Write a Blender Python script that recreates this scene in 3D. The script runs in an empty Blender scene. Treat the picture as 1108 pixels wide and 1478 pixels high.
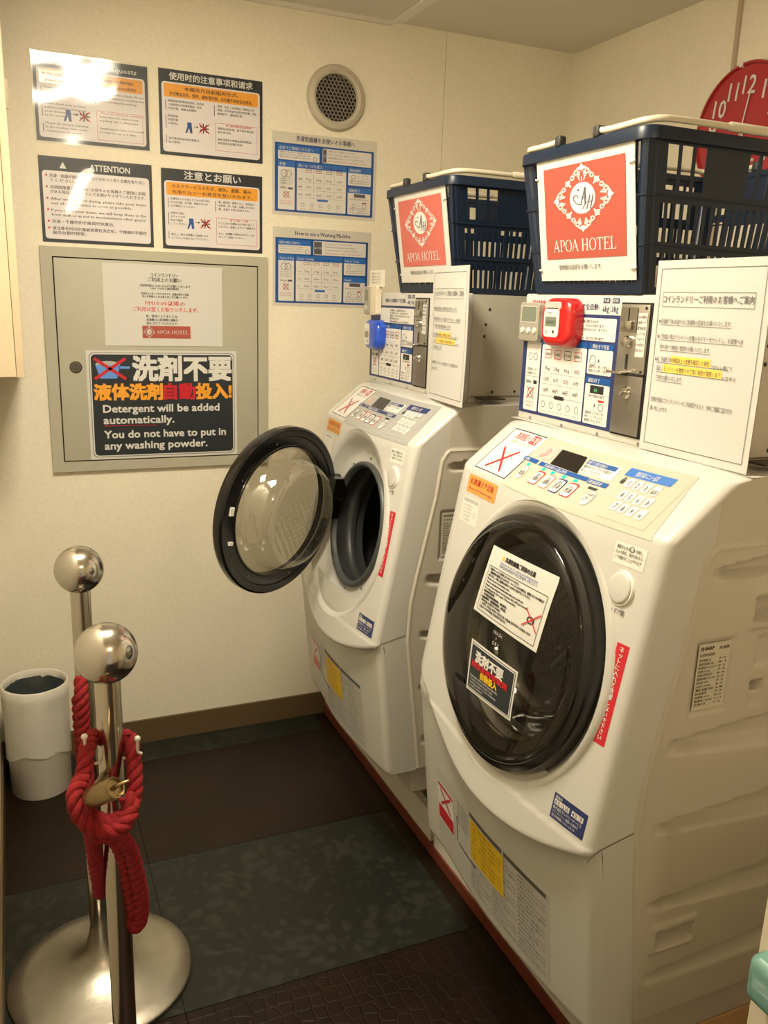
import bpy, math, random
from mathutils import Vector, Matrix
random.seed(7)
sc = bpy.context.scene
COL = sc.collection
PI = math.pi

# ---------------------------------------------------------------- camera, world, lights, exposure
yaw, pitch, roll, F = 0.4171, 0.2445, 0.0340, 1217.3
cyw, syw, cp, sp = math.cos(yaw), math.sin(yaw), math.cos(pitch), math.sin(pitch)
fwd = Vector((syw*cp, cyw*cp, -sp)); rgt = Vector((cyw, -syw, 0)); upv = rgt.cross(fwd)
r2 = rgt*math.cos(roll) + upv*math.sin(roll); u2 = -rgt*math.sin(roll) + upv*math.cos(roll)
cd = bpy.data.cameras.new('camera'); cam = bpy.data.objects.new('camera', cd); COL.objects.link(cam)
M = Matrix((( r2.x, u2.x, -fwd.x, 0), (r2.y, u2.y, -fwd.y, 0), (r2.z, u2.z, -fwd.z, 1.4096), (0, 0, 0, 1)))
cam.matrix_world = M
cd.sensor_fit = 'VERTICAL'; cd.sensor_height = 36.0; cd.lens = 36.0*F/1478.0; cd.clip_start = 0.02
sc.camera = cam

w = bpy.data.worlds.new('room_world'); sc.world = w; w.use_nodes = True
w.node_tree.nodes['Background'].inputs[0].default_value = (1.0, .84, .62, 1)
w.node_tree.nodes['Background'].inputs[1].default_value = 0.42
def lamp(name, kind, loc, rot, power, color, size=None, size_y=None):
    l = bpy.data.lights.new(name, kind); l.energy = power; l.color = color
    if kind == 'AREA':
        l.shape = 'RECTANGLE'; l.size = size; l.size_y = size_y
    else: l.shadow_soft_size = size
    o = bpy.data.objects.new(name, l); COL.objects.link(o); o.location = loc; o.rotation_euler = rot
    return o
lamp('ceiling_lamp_light', 'AREA', (.24, 1.32, 2.196), (0, 0, 0), 22.0, (1.0, .89, .69), .32, .34)
lamp('entrance_lamp_light', 'POINT', (.45, -.55, 2.0), (0, 0, 0), 9.5, (1.0, .79, .52), .07)
sc.view_settings.view_transform = 'Standard'; sc.view_settings.look = 'None'
sc.view_settings.gamma = 1.0; sc.view_settings.use_curve_mapping = False
sc.view_settings.exposure = 0.35
sc.render.film_transparent = False
sc.cycles.max_bounces = 8; sc.cycles.transparent_max_bounces = 16

# ---------------------------------------------------------------- room numbers (metres)
D, XR, XL, ZC, YN = 2.561, 1.761, -.105, 2.2176, -1.3
Y1, Y2 = .845, 1.475          # near and far side of the nearer washer
PITCH = .80

# ---------------------------------------------------------------- materials
MATS = {}
def mat(name, col, rough=.5, metal=0.0, bump=0.0, bscale=200.0, vary=0.0, vscale=8.0, coat=0.0, emit=0.0, spec=.5, aniso=0.0, detail=3.0, trans=0.0):
    if name in MATS: return MATS[name]
    m = bpy.data.materials.new(name); m.use_nodes = True; nt = m.node_tree; N = nt.nodes; L = nt.links
    b = N['Principled BSDF']
    b.inputs['Base Color'].default_value = (*col, 1); b.inputs['Roughness'].default_value = rough
    b.inputs['Metallic'].default_value = metal; b.inputs['Coat Weight'].default_value = coat
    b.inputs['Coat Roughness'].default_value = .06
    b.inputs['Specular IOR Level'].default_value = spec; b.inputs['Anisotropic'].default_value = aniso
    tc = N.new('ShaderNodeTexCoord')
    if vary > 0 or True:
        n = N.new('ShaderNodeTexNoise'); n.inputs['Scale'].default_value = vscale; n.inputs['Detail'].default_value = 4
        L.new(tc.outputs['Object'], n.inputs['Vector'])
        r = N.new('ShaderNodeMapRange'); r.inputs[3].default_value = 1-max(vary, .015); r.inputs[4].default_value = 1+max(vary, .015)
        L.new(n.outputs[0], r.inputs[0])
        mx = N.new('ShaderNodeMix'); mx.data_type = 'RGBA'; mx.blend_type = 'MULTIPLY'; mx.inputs[0].default_value = 1
        mx.inputs[6].default_value = (*col, 1); L.new(r.outputs[0], mx.inputs[7]); L.new(mx.outputs[2], b.inputs['Base Color'])
    if bump > 0:
        n2 = N.new('ShaderNodeTexNoise'); n2.inputs['Scale'].default_value = bscale; n2.inputs['Detail'].default_value = detail
        L.new(tc.outputs['Object'], n2.inputs['Vector'])
        bp = N.new('ShaderNodeBump'); bp.inputs['Strength'].default_value = bump; bp.inputs['Distance'].default_value = .002
        L.new(n2.outputs[0], bp.inputs['Height']); L.new(bp.outputs[0], b.inputs['Normal'])
    if emit > 0:
        b.inputs['Emission Color'].default_value = (*col, 1); b.inputs['Emission Strength'].default_value = emit
    MATS[name] = m
    return m
def glassy(name, tint, gloss=.12, rough=.03, fres=1.45):
    m = bpy.data.materials.new(name); m.use_nodes = True; nt = m.node_tree; N = nt.nodes; L = nt.links
    N.remove(N['Principled BSDF']); out = N['Material Output']
    t = N.new('ShaderNodeBsdfTransparent'); t.inputs[0].default_value = (*tint, 1)
    g = N.new('ShaderNodeBsdfGlossy'); g.inputs['Roughness'].default_value = rough
    f = N.new('ShaderNodeLayerWeight'); f.inputs[0].default_value = .5     # Schlick-like reflectance, same from both sides
    pw = N.new('ShaderNodeMath'); pw.operation = 'POWER'; pw.inputs[1].default_value = 4.0; L.new(f.outputs['Facing'], pw.inputs[0])
    ml = N.new('ShaderNodeMath'); ml.operation = 'MULTIPLY'; ml.inputs[1].default_value = .85; L.new(pw.outputs[0], ml.inputs[0])
    a = N.new('ShaderNodeMath'); a.operation = 'ADD'; a.inputs[1].default_value = gloss+((fres-1)/(fres+1))**2; a.use_clamp = True
    L.new(ml.outputs[0], a.inputs[0])
    mx = N.new('ShaderNodeMixShader'); L.new(a.outputs[0], mx.inputs[0]); L.new(t.outputs[0], mx.inputs[1]); L.new(g.outputs[0], mx.inputs[2])
    L.new(mx.outputs[0], out.inputs[0]); MATS[name] = m
    return m
def wall_mat(name, col, bump=.5):
    m = mat(name, col, .85, bump=bump, bscale=260, vary=.05, vscale=3)
    nt = m.node_tree; N = nt.nodes; L = nt.links; b = N['Principled BSDF']
    v = N.new('ShaderNodeTexNoise'); v.inputs['Scale'].default_value = 95; v.inputs['Detail'].default_value = 2
    tc = N.new('ShaderNodeTexCoord'); L.new(tc.outputs['Object'], v.inputs['Vector'])
    cr = N.new('ShaderNodeMapRange'); cr.inputs[1].default_value = .35; cr.inputs[2].default_value = .65; cr.inputs[3].default_value = .97; cr.inputs[4].default_value = 1.02
    L.new(v.outputs[0], cr.inputs[0])
    old = b.inputs['Base Color'].links[0].from_socket
    mx = N.new('ShaderNodeMix'); mx.data_type = 'RGBA'; mx.blend_type = 'MULTIPLY'; mx.inputs[0].default_value = 1
    L.new(old, mx.inputs[6]); L.new(cr.outputs[0], mx.inputs[7]); L.new(mx.outputs[2], b.inputs['Base Color'])
    return m
M_wall = wall_mat('wallpaper', (.84, .78, .63), .35)
M_ceil = wall_mat('ceiling_board', (.74, .70, .61), 1.0)
M_base = mat('baseboard_vinyl', (.13, .085, .04), .45, vary=.08)
M_redstrip = mat('platform_edge', (.17, .04, .018), .45, vary=.15, vscale=30)
M_white = mat('washer_plastic', (.57, .56, .525), .32, vary=.015, coat=.15)
M_side = mat('washer_side_steel', (.54, .50, .425), .42, vary=.03)
M_lower = mat('washer_lower_plastic', (.56, .55, .50), .36, vary=.02)
M_house = mat('coin_box_steel', (.56, .52, .44), .45, vary=.03)
M_trim = mat('white_trim', (.82, .80, .74), .4)
M_pan = mat('pan_plastic', (.74, .71, .62), .45, vary=.04)
M_wood = mat('plank_wood', (.55, .34, .15), .6, vary=.2, vscale=25)
M_black = mat('black_gloss_plastic', (.006, .0055, .005), .2, coat=.15)
M_dark = mat('dark_plastic', (.03, .03, .03), .5)
M_gap = mat('dark_gap', (.012, .010, .008), .8)
M_gasket = mat('gasket_rubber', (.06, .066, .066), .42, vary=.05)
M_drum = mat('drum_steel', (.05, .05, .05), .45, metal=.5, vary=.1)
M_steel = mat('brushed_steel', (.60, .57, .51), .17, metal=1.0, vary=.05, vscale=30, aniso=.5)
M_pole = mat('polished_steel', (.62, .58, .50), .17, metal=1.0, vary=.04, vscale=20, aniso=.3)
M_disc = mat('stanchion_base_steel', (.52, .49, .42), .36, metal=1.0, vary=.22, vscale=22, bump=.15, bscale=60)
M_brass = mat('aged_brass', (.36, .27, .14), .3, metal=1.0, vary=.1, vscale=40)
M_coin = mat('coin_steel', (.50, .48, .43), .35, metal=.9, vary=.05, vscale=30)
M_coin2 = mat('coin_steel_dark', (.30, .28, .25), .4, metal=.9, vary=.05, vscale=30)
M_navy = mat('basket_plastic', (.006, .015, .037), .36, vary=.06, spec=.45)
M_cream = mat('handle_plastic', (.66, .60, .47), .35, vary=.03)
M_cab = mat('cabinet_laminate', (.66, .55, .38), .5, vary=.03)
M_panel = mat('painted_panel', (.44, .42, .33), .48, vary=.03)
M_vent = mat('vent_metal', (.50, .45, .35), .5, vary=.04)
M_red = mat('rope_red', (.27, .004, .008), .85, vary=.5, vscale=160, bump=1.0, bscale=700)
M_clock = mat('clock_red', (.42, .025, .035), .35, vary=.04, coat=.4)
M_clockrim = mat('clock_rim_red', (.36, .018, .025), .3, coat=.3)
M_teal = mat('teal_plastic', (.16, .34, .30), .22, coat=.5, vary=.03)
M_bin = mat('bin_plastic', (.80, .75, .65), .45, vary=.03)
M_bag = mat('bag_plastic', (.05, .06, .06), .25, coat=.5, bump=.8, bscale=40)
M_bagw = mat('bag_film', (.70, .66, .58), .3, coat=.4, bump=1.0, bscale=30)
M_paper = mat('paper', (.62, .61, .57), .55)
M_paperg = mat('notice_paper', (.58, .57, .55), .45, coat=.1)
M_ink = mat('ink_black', (.018, .018, .022), .5)
M_inkg = mat('ink_grey', (.10, .10, .11), .5)
M_slate = mat('print_slate', (.018, .024, .030), .4)
M_lilac = mat('print_pale', (.74, .70, .71), .4)
M_orange = mat('print_orange', (.85, .36, .025), .4, coat=.4)
M_sred = mat('print_red', (.55, .012, .025), .4, coat=.3)
M_hred = mat('print_hotel_red', (.40, .08, .055), .45)
M_blue = mat('print_blue', (.004, .075, .30), .45)
M_blue2 = mat('print_light_blue', (.03, .15, .50), .4)
M_nav = mat('print_navy', (.022, .035, .13), .4)
M_wprint = mat('print_white', (.68, .67, .64), .4)
M_yel = mat('print_yellow', (.78, .52, .02), .45)
M_hl = mat('highlighter', (.85, .60, .10), .5)
M_grey = mat('print_grey', (.42, .42, .40), .45)
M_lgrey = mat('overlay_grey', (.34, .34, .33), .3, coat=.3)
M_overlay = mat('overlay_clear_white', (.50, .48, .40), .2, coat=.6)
M_lcd = mat('lcd', (.17, .19, .15), .15, coat=.5)
M_led = mat('lit_led_teal', (.0, .45, .27), .4, emit=.8)
M_greenlit = mat('lit_digits', (.1, .5, .2), .4)
M_tgrey = mat('timer_grey', (.40, .37, .31), .35, metal=.3)
M_tred = mat('timer_red', (.50, .006, .008), .28, coat=.5)
M_tblue = mat('timer_blue', (.01, .07, .55), .28, coat=.5)
M_bgold = mat('print_pink', (.70, .25, .25), .5)
M_skyblue = mat('print_sky', (.12, .30, .75), .4)
M_trans = glassy('laminate_film', (.99, .99, .99), .0, .035, 1.36)
M_trans2 = glassy('laminate_film_glossy', (.97, .97, .97), .06, .09, 1.5)
M_glass = glassy('door_bowl_glass', (.92, .91, .88), .10, .04, 1.45)
M_tint = glassy('door_smoked_glass', (.62, .60, .54), .0, .02, 1.42)

# ---------------------------------------------------------------- mesh helpers
def worldloc(o):
    v = Vector((0, 0, 0))
    while o is not None:
        v += o.location; o = o.parent
    return v
class MB:
    def __init__(s): s.v = []; s.f = []
    def pill(s, x0, x1, y0, y1, z0, z1, rc, re, seg=8):
        """slab along x: rounded-rectangle outline (radius rc) in y-z with fillets re on both faces"""
        n0 = len(s.v); lay = []
        for k in range(6): a = k/5*PI/2; lay.append((x0+re*(1-math.sin(a)), re*(1-math.cos(a))))
        lay = [(x0+re*(1-math.sin(k/5*PI/2)), re*(1-math.cos(k/5*PI/2))) for k in range(5, -1, -1)]
        lay += [(x1-re*.4*(1-math.cos(k/3*PI/2)), 0) for k in range(1)]
        m = 4*(seg+1)
        for x, ins in lay:
            r = max(rc-ins, .001)
            for (cy, cz, a0) in ((y1-rc, z1-rc, 0), (y0+rc, z1-rc, PI/2), (y0+rc, z0+rc, PI), (y1-rc, z0+rc, 1.5*PI)):
                for k in range(seg+1):
                    a = a0+k/seg*PI/2; s.v.append((x, cy+r*math.cos(a), cz+r*math.sin(a)))
        for i in range(len(lay)-1):
            for k in range(m): s.f.append((n0+i*m+k, n0+(i+1)*m+k, n0+(i+1)*m+(k+1) % m, n0+i*m+(k+1) % m))
        s.f.append(tuple(n0+k for k in range(m))); s.f.append(tuple(n0+(len(lay)-1)*m+k for k in range(m-1, -1, -1)))
    def poly(s, pts):
        n = len(s.v); s.v += [tuple(p) for p in pts]; s.f.append(tuple(range(n, n+len(pts))))
    def box(s, x0, x1, y0, y1, z0, z1):
        n = len(s.v)
        s.v += [(x, y, z) for x in (x0, x1) for y in (y0, y1) for z in (z0, z1)]
        for q in ((0,1,3,2),(4,6,7,5),(0,4,5,1),(2,3,7,6),(0,2,6,4),(1,5,7,3)): s.f.append(tuple(n+i for i in q))
    def bbox(s, x0, x1, y0, y1, z0, z1, r=.004, seg=3):
        """box with rounded vertical+horizontal edges (superellipsoid style corners)"""
        pts = []; cx, cy, cz = (x0+x1)/2, (y0+y1)/2, (z0+z1)/2
        hx, hy, hz = (x1-x0)/2-r, (y1-y0)/2-r, (z1-z0)/2-r
        rows = []
        for sz in (-1, 1):
            for k in range(seg+1):
                a = (k/seg)*PI/2
                el = -(PI/2-a) if sz < 0 else a
                rows.append((sz*hz + r*math.sin(el), math.cos(el)))
        ring = []
        for (sx, sy, a0) in ((1, 1, 0), (-1, 1, PI/2), (-1, -1, PI), (1, -1, 3*PI/2)):
            for k in range(seg+1):
                a = a0+(k/seg)*PI/2; ring.append((sx*hx, sy*hy, math.cos(a), math.sin(a)))
        n = len(s.v); m = len(ring)
        for z, c in rows:
            for hx_, hy_, ca, sa in ring: s.v.append((cx+hx_+r*c*ca, cy+hy_+r*c*sa, cz+z))
        for i in range(len(rows)-1):
            for j in range(m): s.f.append((n+i*m+j, n+i*m+(j+1) % m, n+(i+1)*m+(j+1) % m, n+(i+1)*m+j))
        s.f.append(tuple(n+j for j in range(m-1, -1, -1))); s.f.append(tuple(n+(len(rows)-1)*m+j for j in range(m)))
    def grid(s, nu, nv, fn, flip=False, closeu=False):
        n = len(s.v)
        for j in range(nv+1):
            for i in range(nu+(0 if closeu else 1)): s.v.append(tuple(fn(i/nu, j/nv)))
        m = nu if closeu else nu+1
        for j in range(nv):
            for i in range(nu):
                a, b, c, d = n+j*m+i, n+j*m+(i+1) % m, n+(j+1)*m+(i+1) % m, n+(j+1)*m+i
                s.f.append((a, d, c, b) if flip else (a, b, c, d))
    def tube(s, path, r, seg=8, caps=True, closed=False):
        path = [Vector(p) for p in path]; n = len(s.v); N = len(path); prev = None
        for i, p in enumerate(path):
            if closed: t = path[(i+1) % N]-path[i-1]
            else: t = path[min(i+1, N-1)]-path[max(i-1, 0)]
            t.normalize()
            if prev is None:
                a = Vector((0, 0, 1)) if abs(t.z) < .9 else Vector((1, 0, 0))
                u = t.cross(a).normalized()
            else:
                u = (prev - t*prev.dot(t)).normalized()
            prev = u; v = t.cross(u); rr = r[i] if isinstance(r, (list, tuple)) else r
            for k in range(seg):
                a = 2*PI*k/seg; s.v.append(tuple(p+(u*math.cos(a)+v*math.sin(a))*rr))
        for i in range(N if closed else N-1):
            for k in range(seg):
                a, b = n+i*seg+k, n+i*seg+(k+1) % seg; c, d = n+((i+1) % N)*seg+(k+1) % seg, n+((i+1) % N)*seg+k
                s.f.append((a, b, c, d))
        if caps and not closed:
            s.f.append(tuple(n+k for k in range(seg-1, -1, -1))); s.f.append(tuple(n+(N-1)*seg+k for k in range(seg)))
    def lathe(s, prof, o, ax=(0, 0, 1), seg=48, ux=None):
        """prof: list (radius, height) about axis through o"""
        ax = Vector(ax).normalized(); o = Vector(o)
        a = Vector(ux) if ux else (Vector((1, 0, 0)) if abs(ax.x) < .9 else Vector((0, 1, 0)))
        u = (a-ax*a.dot(ax)).normalized(); v = ax.cross(u); n = len(s.v)
        for r, h in prof:
            for k in range(seg):
                t = 2*PI*k/seg; s.v.append(tuple(o+ax*h+(u*math.cos(t)+v*math.sin(t))*r))
        for i in range(len(prof)-1):
            for k in range(seg):
                s.f.append((n+i*seg+k, n+i*seg+(k+1) % seg, n+(i+1)*seg+(k+1) % seg, n+(i+1)*seg+k))
        if prof[0][0] > 1e-6 and False: pass
    # ---- flat print helpers; f(u, v, d) -> point
    def rect(s, f, u0, v0, u1, v1, d=0, n=1, m=None):
        m = m or n; s.grid(n, m, lambda a, b: f(u0+(u1-u0)*a, v0+(v1-v0)*b, d))
    def rrect(s, f, u0, v0, u1, v1, d=0, r=.004, seg=3):
        pts = []
        for cx, cy, a0 in ((u1-r, v1-r, 0), (u0+r, v1-r, PI/2), (u0+r, v0+r, PI), (u1-r, v0+r, 1.5*PI)):
            for k in range(seg+1):
                a = a0+k/seg*PI/2; pts.append(f(cx+r*math.cos(a), cy+r*math.sin(a), d))
        s.poly(pts)
    def frame(s, f, u0, v0, u1, v1, t, d=0):
        s.rect(f, u0, v0, u1, v0+t, d); s.rect(f, u0, v1-t, u1, v1, d)
        s.rect(f, u0, v0+t, u0+t, v1-t, d); s.rect(f, u1-t, v0+t, u1, v1-t, d)
    def disc(s, f, u, v, r, d=0, seg=16, ry=None):
        s.poly([f(u+r*math.cos(2*PI*k/seg), v+(ry or r)*math.sin(2*PI*k/seg), d) for k in range(seg)])
    def ring(s, f, u, v, r0, r1, d=0, seg=18, k0=1, k1=1):
        n = len(s.v)
        for k in range(seg):
            c, q = math.cos(2*PI*k/seg), math.sin(2*PI*k/seg)
            s.v.append(tuple(f(u+r0*c, v+r0*q*k0, d))); s.v.append(tuple(f(u+r1*c, v+r1*q*k0, d)))
        for k in range(seg):
            a = n+2*k; b = n+2*((k+1) % seg); s.f.append((a, a+1, b+1, b))
    def line(s, f, u0, v0, u1, v1, t, d=0):
        L = math.hypot(u1-u0, v1-v0) or 1; nx, ny = -(v1-v0)/L*t/2, (u1-u0)/L*t/2
        s.poly([f(u0-nx, v0-ny, d), f(u1-nx, v1-ny, d), f(u1+nx, v1+ny, d), f(u0+nx, v0+ny, d)])
    def cross(s, f, u, v, w, h, t, d=0):
        s.line(f, u-w/2, v-h/2, u+w/2, v+h/2, t, d); s.line(f, u-w/2, v+h/2, u+w/2, v-h/2, t, d)
    def text(s, f, body, u, v, size, d=0, fit=None, align='L', bold=0.0, res=1, spacing=1.0, vert=False, sc_y=1.0):
        """baseline-left at (u,v); fit = target width"""
        if size >= .02: res = max(res, 2)
        key = (body, res, spacing)
        if key not in TXT:
            c = bpy.data.curves.new('t', 'FONT'); c.body = body; c.resolution_u = res; c.size = 1; c.space_character = spacing
            o = bpy.data.objects.new('t', c); me = bpy.data.meshes.new_from_object(o)
            vs = [tuple(q.co) for q in me.vertices]; fs = [tuple(p.vertices) for p in me.polygons]
            bpy.data.objects.remove(o); bpy.data.curves.remove(c); bpy.data.meshes.remove(me); TXT[key] = (vs, fs)
        vs, fs = TXT[key]
        if not vs: return
        x0 = min(q[0] for q in vs); x1 = max(q[0] for q in vs); wd = (x1-x0)
        sx = size if fit is None else fit/wd
        W = wd*sx; ou = u - {'L': 0, 'C': W/2, 'R': W}[align]; n = len(s.v)
        sh = [(0, 0)]
        if bold > .005:
            e = min(bold, .045)*1.1
            sh = [(-e, 0), (e, 0)] if size < .02 else [(-e, -e), (e, -e), (e, e), (-e, e), (0, 0)]
        for ni_, (ex_, ez_) in enumerate(sh):
            n = len(s.v)
            for q in vs: s.v.append(tuple(f(ou+(q[0]-x0)*sx+ex_*size, v+q[1]*size*sc_y+ez_*size, d+ni_*.00012)))
            for p in fs: s.f.append(tuple(n+i for i in p))
TXT = {}
def obj(name, mb, m, parent=None, smooth=False, auto=None):
    me = bpy.data.meshes.new(name)
    if parent is None:
        xs = [q[0] for q in mb.v]; ys = [q[1] for q in mb.v]; zs = [q[2] for q in mb.v]
        org = Vector(((min(xs)+max(xs))/2, (min(ys)+max(ys))/2, min(zs)))
    else: org = worldloc(parent)
    me.from_pydata([(q[0]-org.x, q[1]-org.y, q[2]-org.z) for q in mb.v], [], mb.f)
    me.materials.append(m)
    if smooth:
        for p in me.polygons: p.use_smooth = True
        if auto is not None: me.set_sharp_from_angle(angle=math.radians(auto))
    o = bpy.data.objects.new(name, me); COL.objects.link(o)
    if parent is not None and any(q in name for q in ('lettering', 'marks', 'digits', 'screws', 'numerals', 'picture', 'blocks', 'strips', 'borders', 'rule_lines', 'box_headers', 'text_boxes', 'chart_', 'monogram', 'warning_mark', 'highlighted', 'caution', 'cable_tie', 'mark')): o['kind'] = 'stuff'
    if parent is None: o.location = org
    else: o.parent = parent
    return o
def tag(o, label=None, cat=None, group=None, kind=None):
    if label: o['label'] = label
    if cat: o['category'] = cat
    if group: o['group'] = group
    if kind: o['kind'] = kind
    return o
def thing(name, loc, label, cat, group=None):
    o = bpy.data.objects.new(name, None); o.empty_display_size = .05; COL.objects.link(o); o.location = loc
    return tag(o, label, cat, group)
def boxobj(name, dims, m, parent=None, r=0):
    b = MB()
    b.bbox(*dims, r=r) if r else b.box(*dims)
    return obj(name, b, m, parent, smooth=bool(r), auto=40 if r else None)
def sstep(a, b, x):
    t = max(0, min(1, (x-a)/(b-a))); return t*t*(3-2*t)

# ---------------------------------------------------------------- the room shell
def S(name, dims, m):
    o = boxobj(name, dims, m); o['kind'] = 'structure'; return o
S('wall_back', (XL-.06, XR+.06, D, D+.06, 0, ZC), M_wall)
S('wall_right', (XR, XR+.06, YN, D, 0, ZC), M_wall)
S('wall_left', (XL-.06, XL, YN, D, 0, ZC), M_wall)
# front wall behind the camera with the doorway the camera stands in
b = MB(); b.box(XL-.06, -.10+.02, YN-.06, YN, 0, ZC); b.box(.85, XR+.06, YN-.06, YN, 0, ZC); b.box(-.08, .85, YN-.06, YN, 2.0, ZC)
o = obj('wall_front', b, M_wall); o['kind'] = 'structure'
ceil = MB(); ceil.box(XL-.06, 1.105, YN-.06, D+.06, ZC, ZC+.04); ceil.box(1.135, XR+.06, YN-.06, D+.06, ZC, ZC+.04)
o = obj('ceiling', ceil, M_ceil); o['kind'] = 'structure'
o = S('trim_1', (1.103, 1.137, YN, D, ZC-.003, ZC+.03), M_trim)
tag(o, 'pale strip covering the joint between two ceiling boards')
o = S('trim_2', (XL, 1.105, D-.012, D, ZC-.012, ZC), M_ceil)
o = S('trim_3', (XR-.008, XR, 1.834, 1.846, 1.2, ZC), mat('cord_cover', (.50, .40, .30), .6))
tag(o, 'narrow brownish cord cover running down the right wall to the clock')
S('baseboard_back', (XL, .93, D-.008, D, 0, .079), M_base)
S('baseboard_left', (XL, XL+.006, YN, D, 0, .079), M_base)
# wallpaper seams
b = MB(); b.box(1.2905, 1.2915, D-.0012, D, .1, ZC)
o = obj('trim_4', b, mat('seam', (.52, .45, .34), .8)); o['kind'] = 'structure'

def floor_mat(name, c1, c2, kind):
    m = bpy.data.materials.new(name); m.use_nodes = True; nt = m.node_tree; N = nt.nodes; L = nt.links; b = N['Principled BSDF']
    tc = N.new('ShaderNodeTexCoord'); geo = N.new('ShaderNodeNewGeometry')
    ra = N.new('ShaderNodeValToRGB'); bp = N.new('ShaderNodeBump'); bp.inputs['Distance'].default_value = .002
    fine = N.new('ShaderNodeTexNoise'); fine.inputs['Scale'].default_value = 700; L.new(geo.outputs['Position'], fine.inputs['Vector'])
    if kind == 'flower':
        n = N.new('ShaderNodeTexVoronoi'); n.inputs['Scale'].default_value = 42; n.feature = 'SMOOTH_F1'
        w_ = N.new('ShaderNodeTexNoise'); w_.inputs['Scale'].default_value = 9; w_.inputs['Detail'].default_value = 5
        L.new(geo.outputs['Position'], w_.inputs['Vector'])
        va = N.new('ShaderNodeVectorMath'); va.operation = 'MULTIPLY_ADD'; va.inputs[1].default_value = (.10, .10, .0)
        L.new(w_.outputs['Color'], va.inputs[0]); L.new(geo.outputs['Position'], va.inputs[2])
        L.new(va.outputs[0], n.inputs['Vector'])
        mm = N.new('ShaderNodeMath'); mm.operation = 'SUBTRACT'
        w2 = N.new('ShaderNodeTexNoise'); w2.inputs['Scale'].default_value = 7; L.new(geo.outputs['Position'], w2.inputs['Vector'])
        L.new(w2.outputs[0], mm.inputs[0]); L.new(n.outputs[0], mm.inputs[1])
        ra.color_ramp.elements[0].position = .08; ra.color_ramp.elements[1].position = .30
        L.new(mm.outputs[0], ra.inputs[0]); bp.inputs['Strength'].default_value = .25
        L.new(fine.outputs[0], bp.inputs['Height'])
        b.inputs['Roughness'].default_value = .42
    else:
        n = N.new('ShaderNodeTexVoronoi'); n.feature = 'DISTANCE_TO_EDGE'; n.inputs['Scale'].default_value = 33; n.inputs['Randomness'].default_value = .45
        L.new(geo.outputs['Position'], n.inputs['Vector'])
        r1 = N.new('ShaderNodeMapRange'); r1.inputs[1].default_value = 0; r1.inputs[2].default_value = .10
        L.new(n.outputs[0], r1.inputs[0])
        w2 = N.new('ShaderNodeTexNoise'); w2.inputs['Scale'].default_value = 5; L.new(geo.outputs['Position'], w2.inputs['Vector'])
        L.new(w2.outputs[0], ra.inputs[0]); ra.color_ramp.elements[0].position = .3; ra.color_ramp.elements[1].position = .7
        ad = N.new('ShaderNodeMath'); ad.operation = 'ADD'; ml = N.new('ShaderNodeMath'); ml.operation = 'MULTIPLY'; ml.inputs[1].default_value = .25
        L.new(fine.outputs[0], ml.inputs[0]); L.new(r1.outputs[0], ad.inputs[0]); L.new(ml.outputs[0], ad.inputs[1])
        L.new(ad.outputs[0], bp.inputs['Height']); bp.inputs['Strength'].default_value = .42 if kind == 'cobble' else .15
        b.inputs['Roughness'].default_value = .36
    b.inputs['Specular IOR Level'].default_value = .28
    ra.color_ramp.elements[0].color = (*c1, 1); ra.color_ramp.elements[1].color = (*c2, 1)
    L.new(ra.outputs[0], b.inputs['Base Color']); L.new(bp.outputs[0], b.inputs['Normal'])
    MATS[name] = m
    return m
F_flower = floor_mat('tile_grey_green', (.016, .018, .012), (.029, .031, .023), 'flower')
F_cobble = floor_mat('tile_brown_cobble', (.010, .0045, .0018), (.017, .0085, .004), 'cobble')
F_brown = floor_mat('tile_brown', (.010, .0050, .0018), (.016, .0085, .0035), 'plain')
fl = MB(); fl.box(XL-.06, XR+.06, YN-.06, D+.06, -.05, -.006)
floor = obj('floor', fl, M_gap); floor['kind'] = 'structure'
ybands = [(D, 2.442, F_flower), (2.44, 1.937, F_brown), (1.935, 1.437, F_flower), (1.435, .937, F_cobble), (.935, .437, F_cobble), (.435, -.063, F_flower), (-.065, -.563, F_cobble), (-.565, YN, F_brown)]
xs = [XL, .235, .887, 1.30, XR]
for y1_, y0_, m_ in ybands:
    for i in range(4):
        t = MB(); t.bbox(xs[i]+.0003, xs[i+1]-.0003, y0_, y1_, -.008, 0, r=.0005, seg=1)
        obj('tile', t, m_ if i < 2 or m_ is not F_flower else F_brown, floor)

# ---------------------------------------------------------------- frames for flat things
def wallf(x0, z0, y=D): return lambda u, v, d: (x0+u, y-d, z0+v)
def platef(x, yl, z0): return lambda u, v, d: (x-d, yl-u, z0+v)

def film(f, w, h, par, warp=.0006, m=None, seed=0):
    b = MB(); rr = random.Random(seed); p1, p2, p3 = rr.random()*6, rr.random()*6, rr.random()*6
    def fn(a, c):
        return f(a*w, c*h, .0016+warp*(1+.5*math.sin(5*a+p1+3*c)+.3*math.sin(9*c+p2)+.2*math.sin(14*a-6*c+p3)))
    b.grid(26, 20, fn)
    return obj('laminate_film', b, m or M_trans, par, smooth=True)

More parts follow.
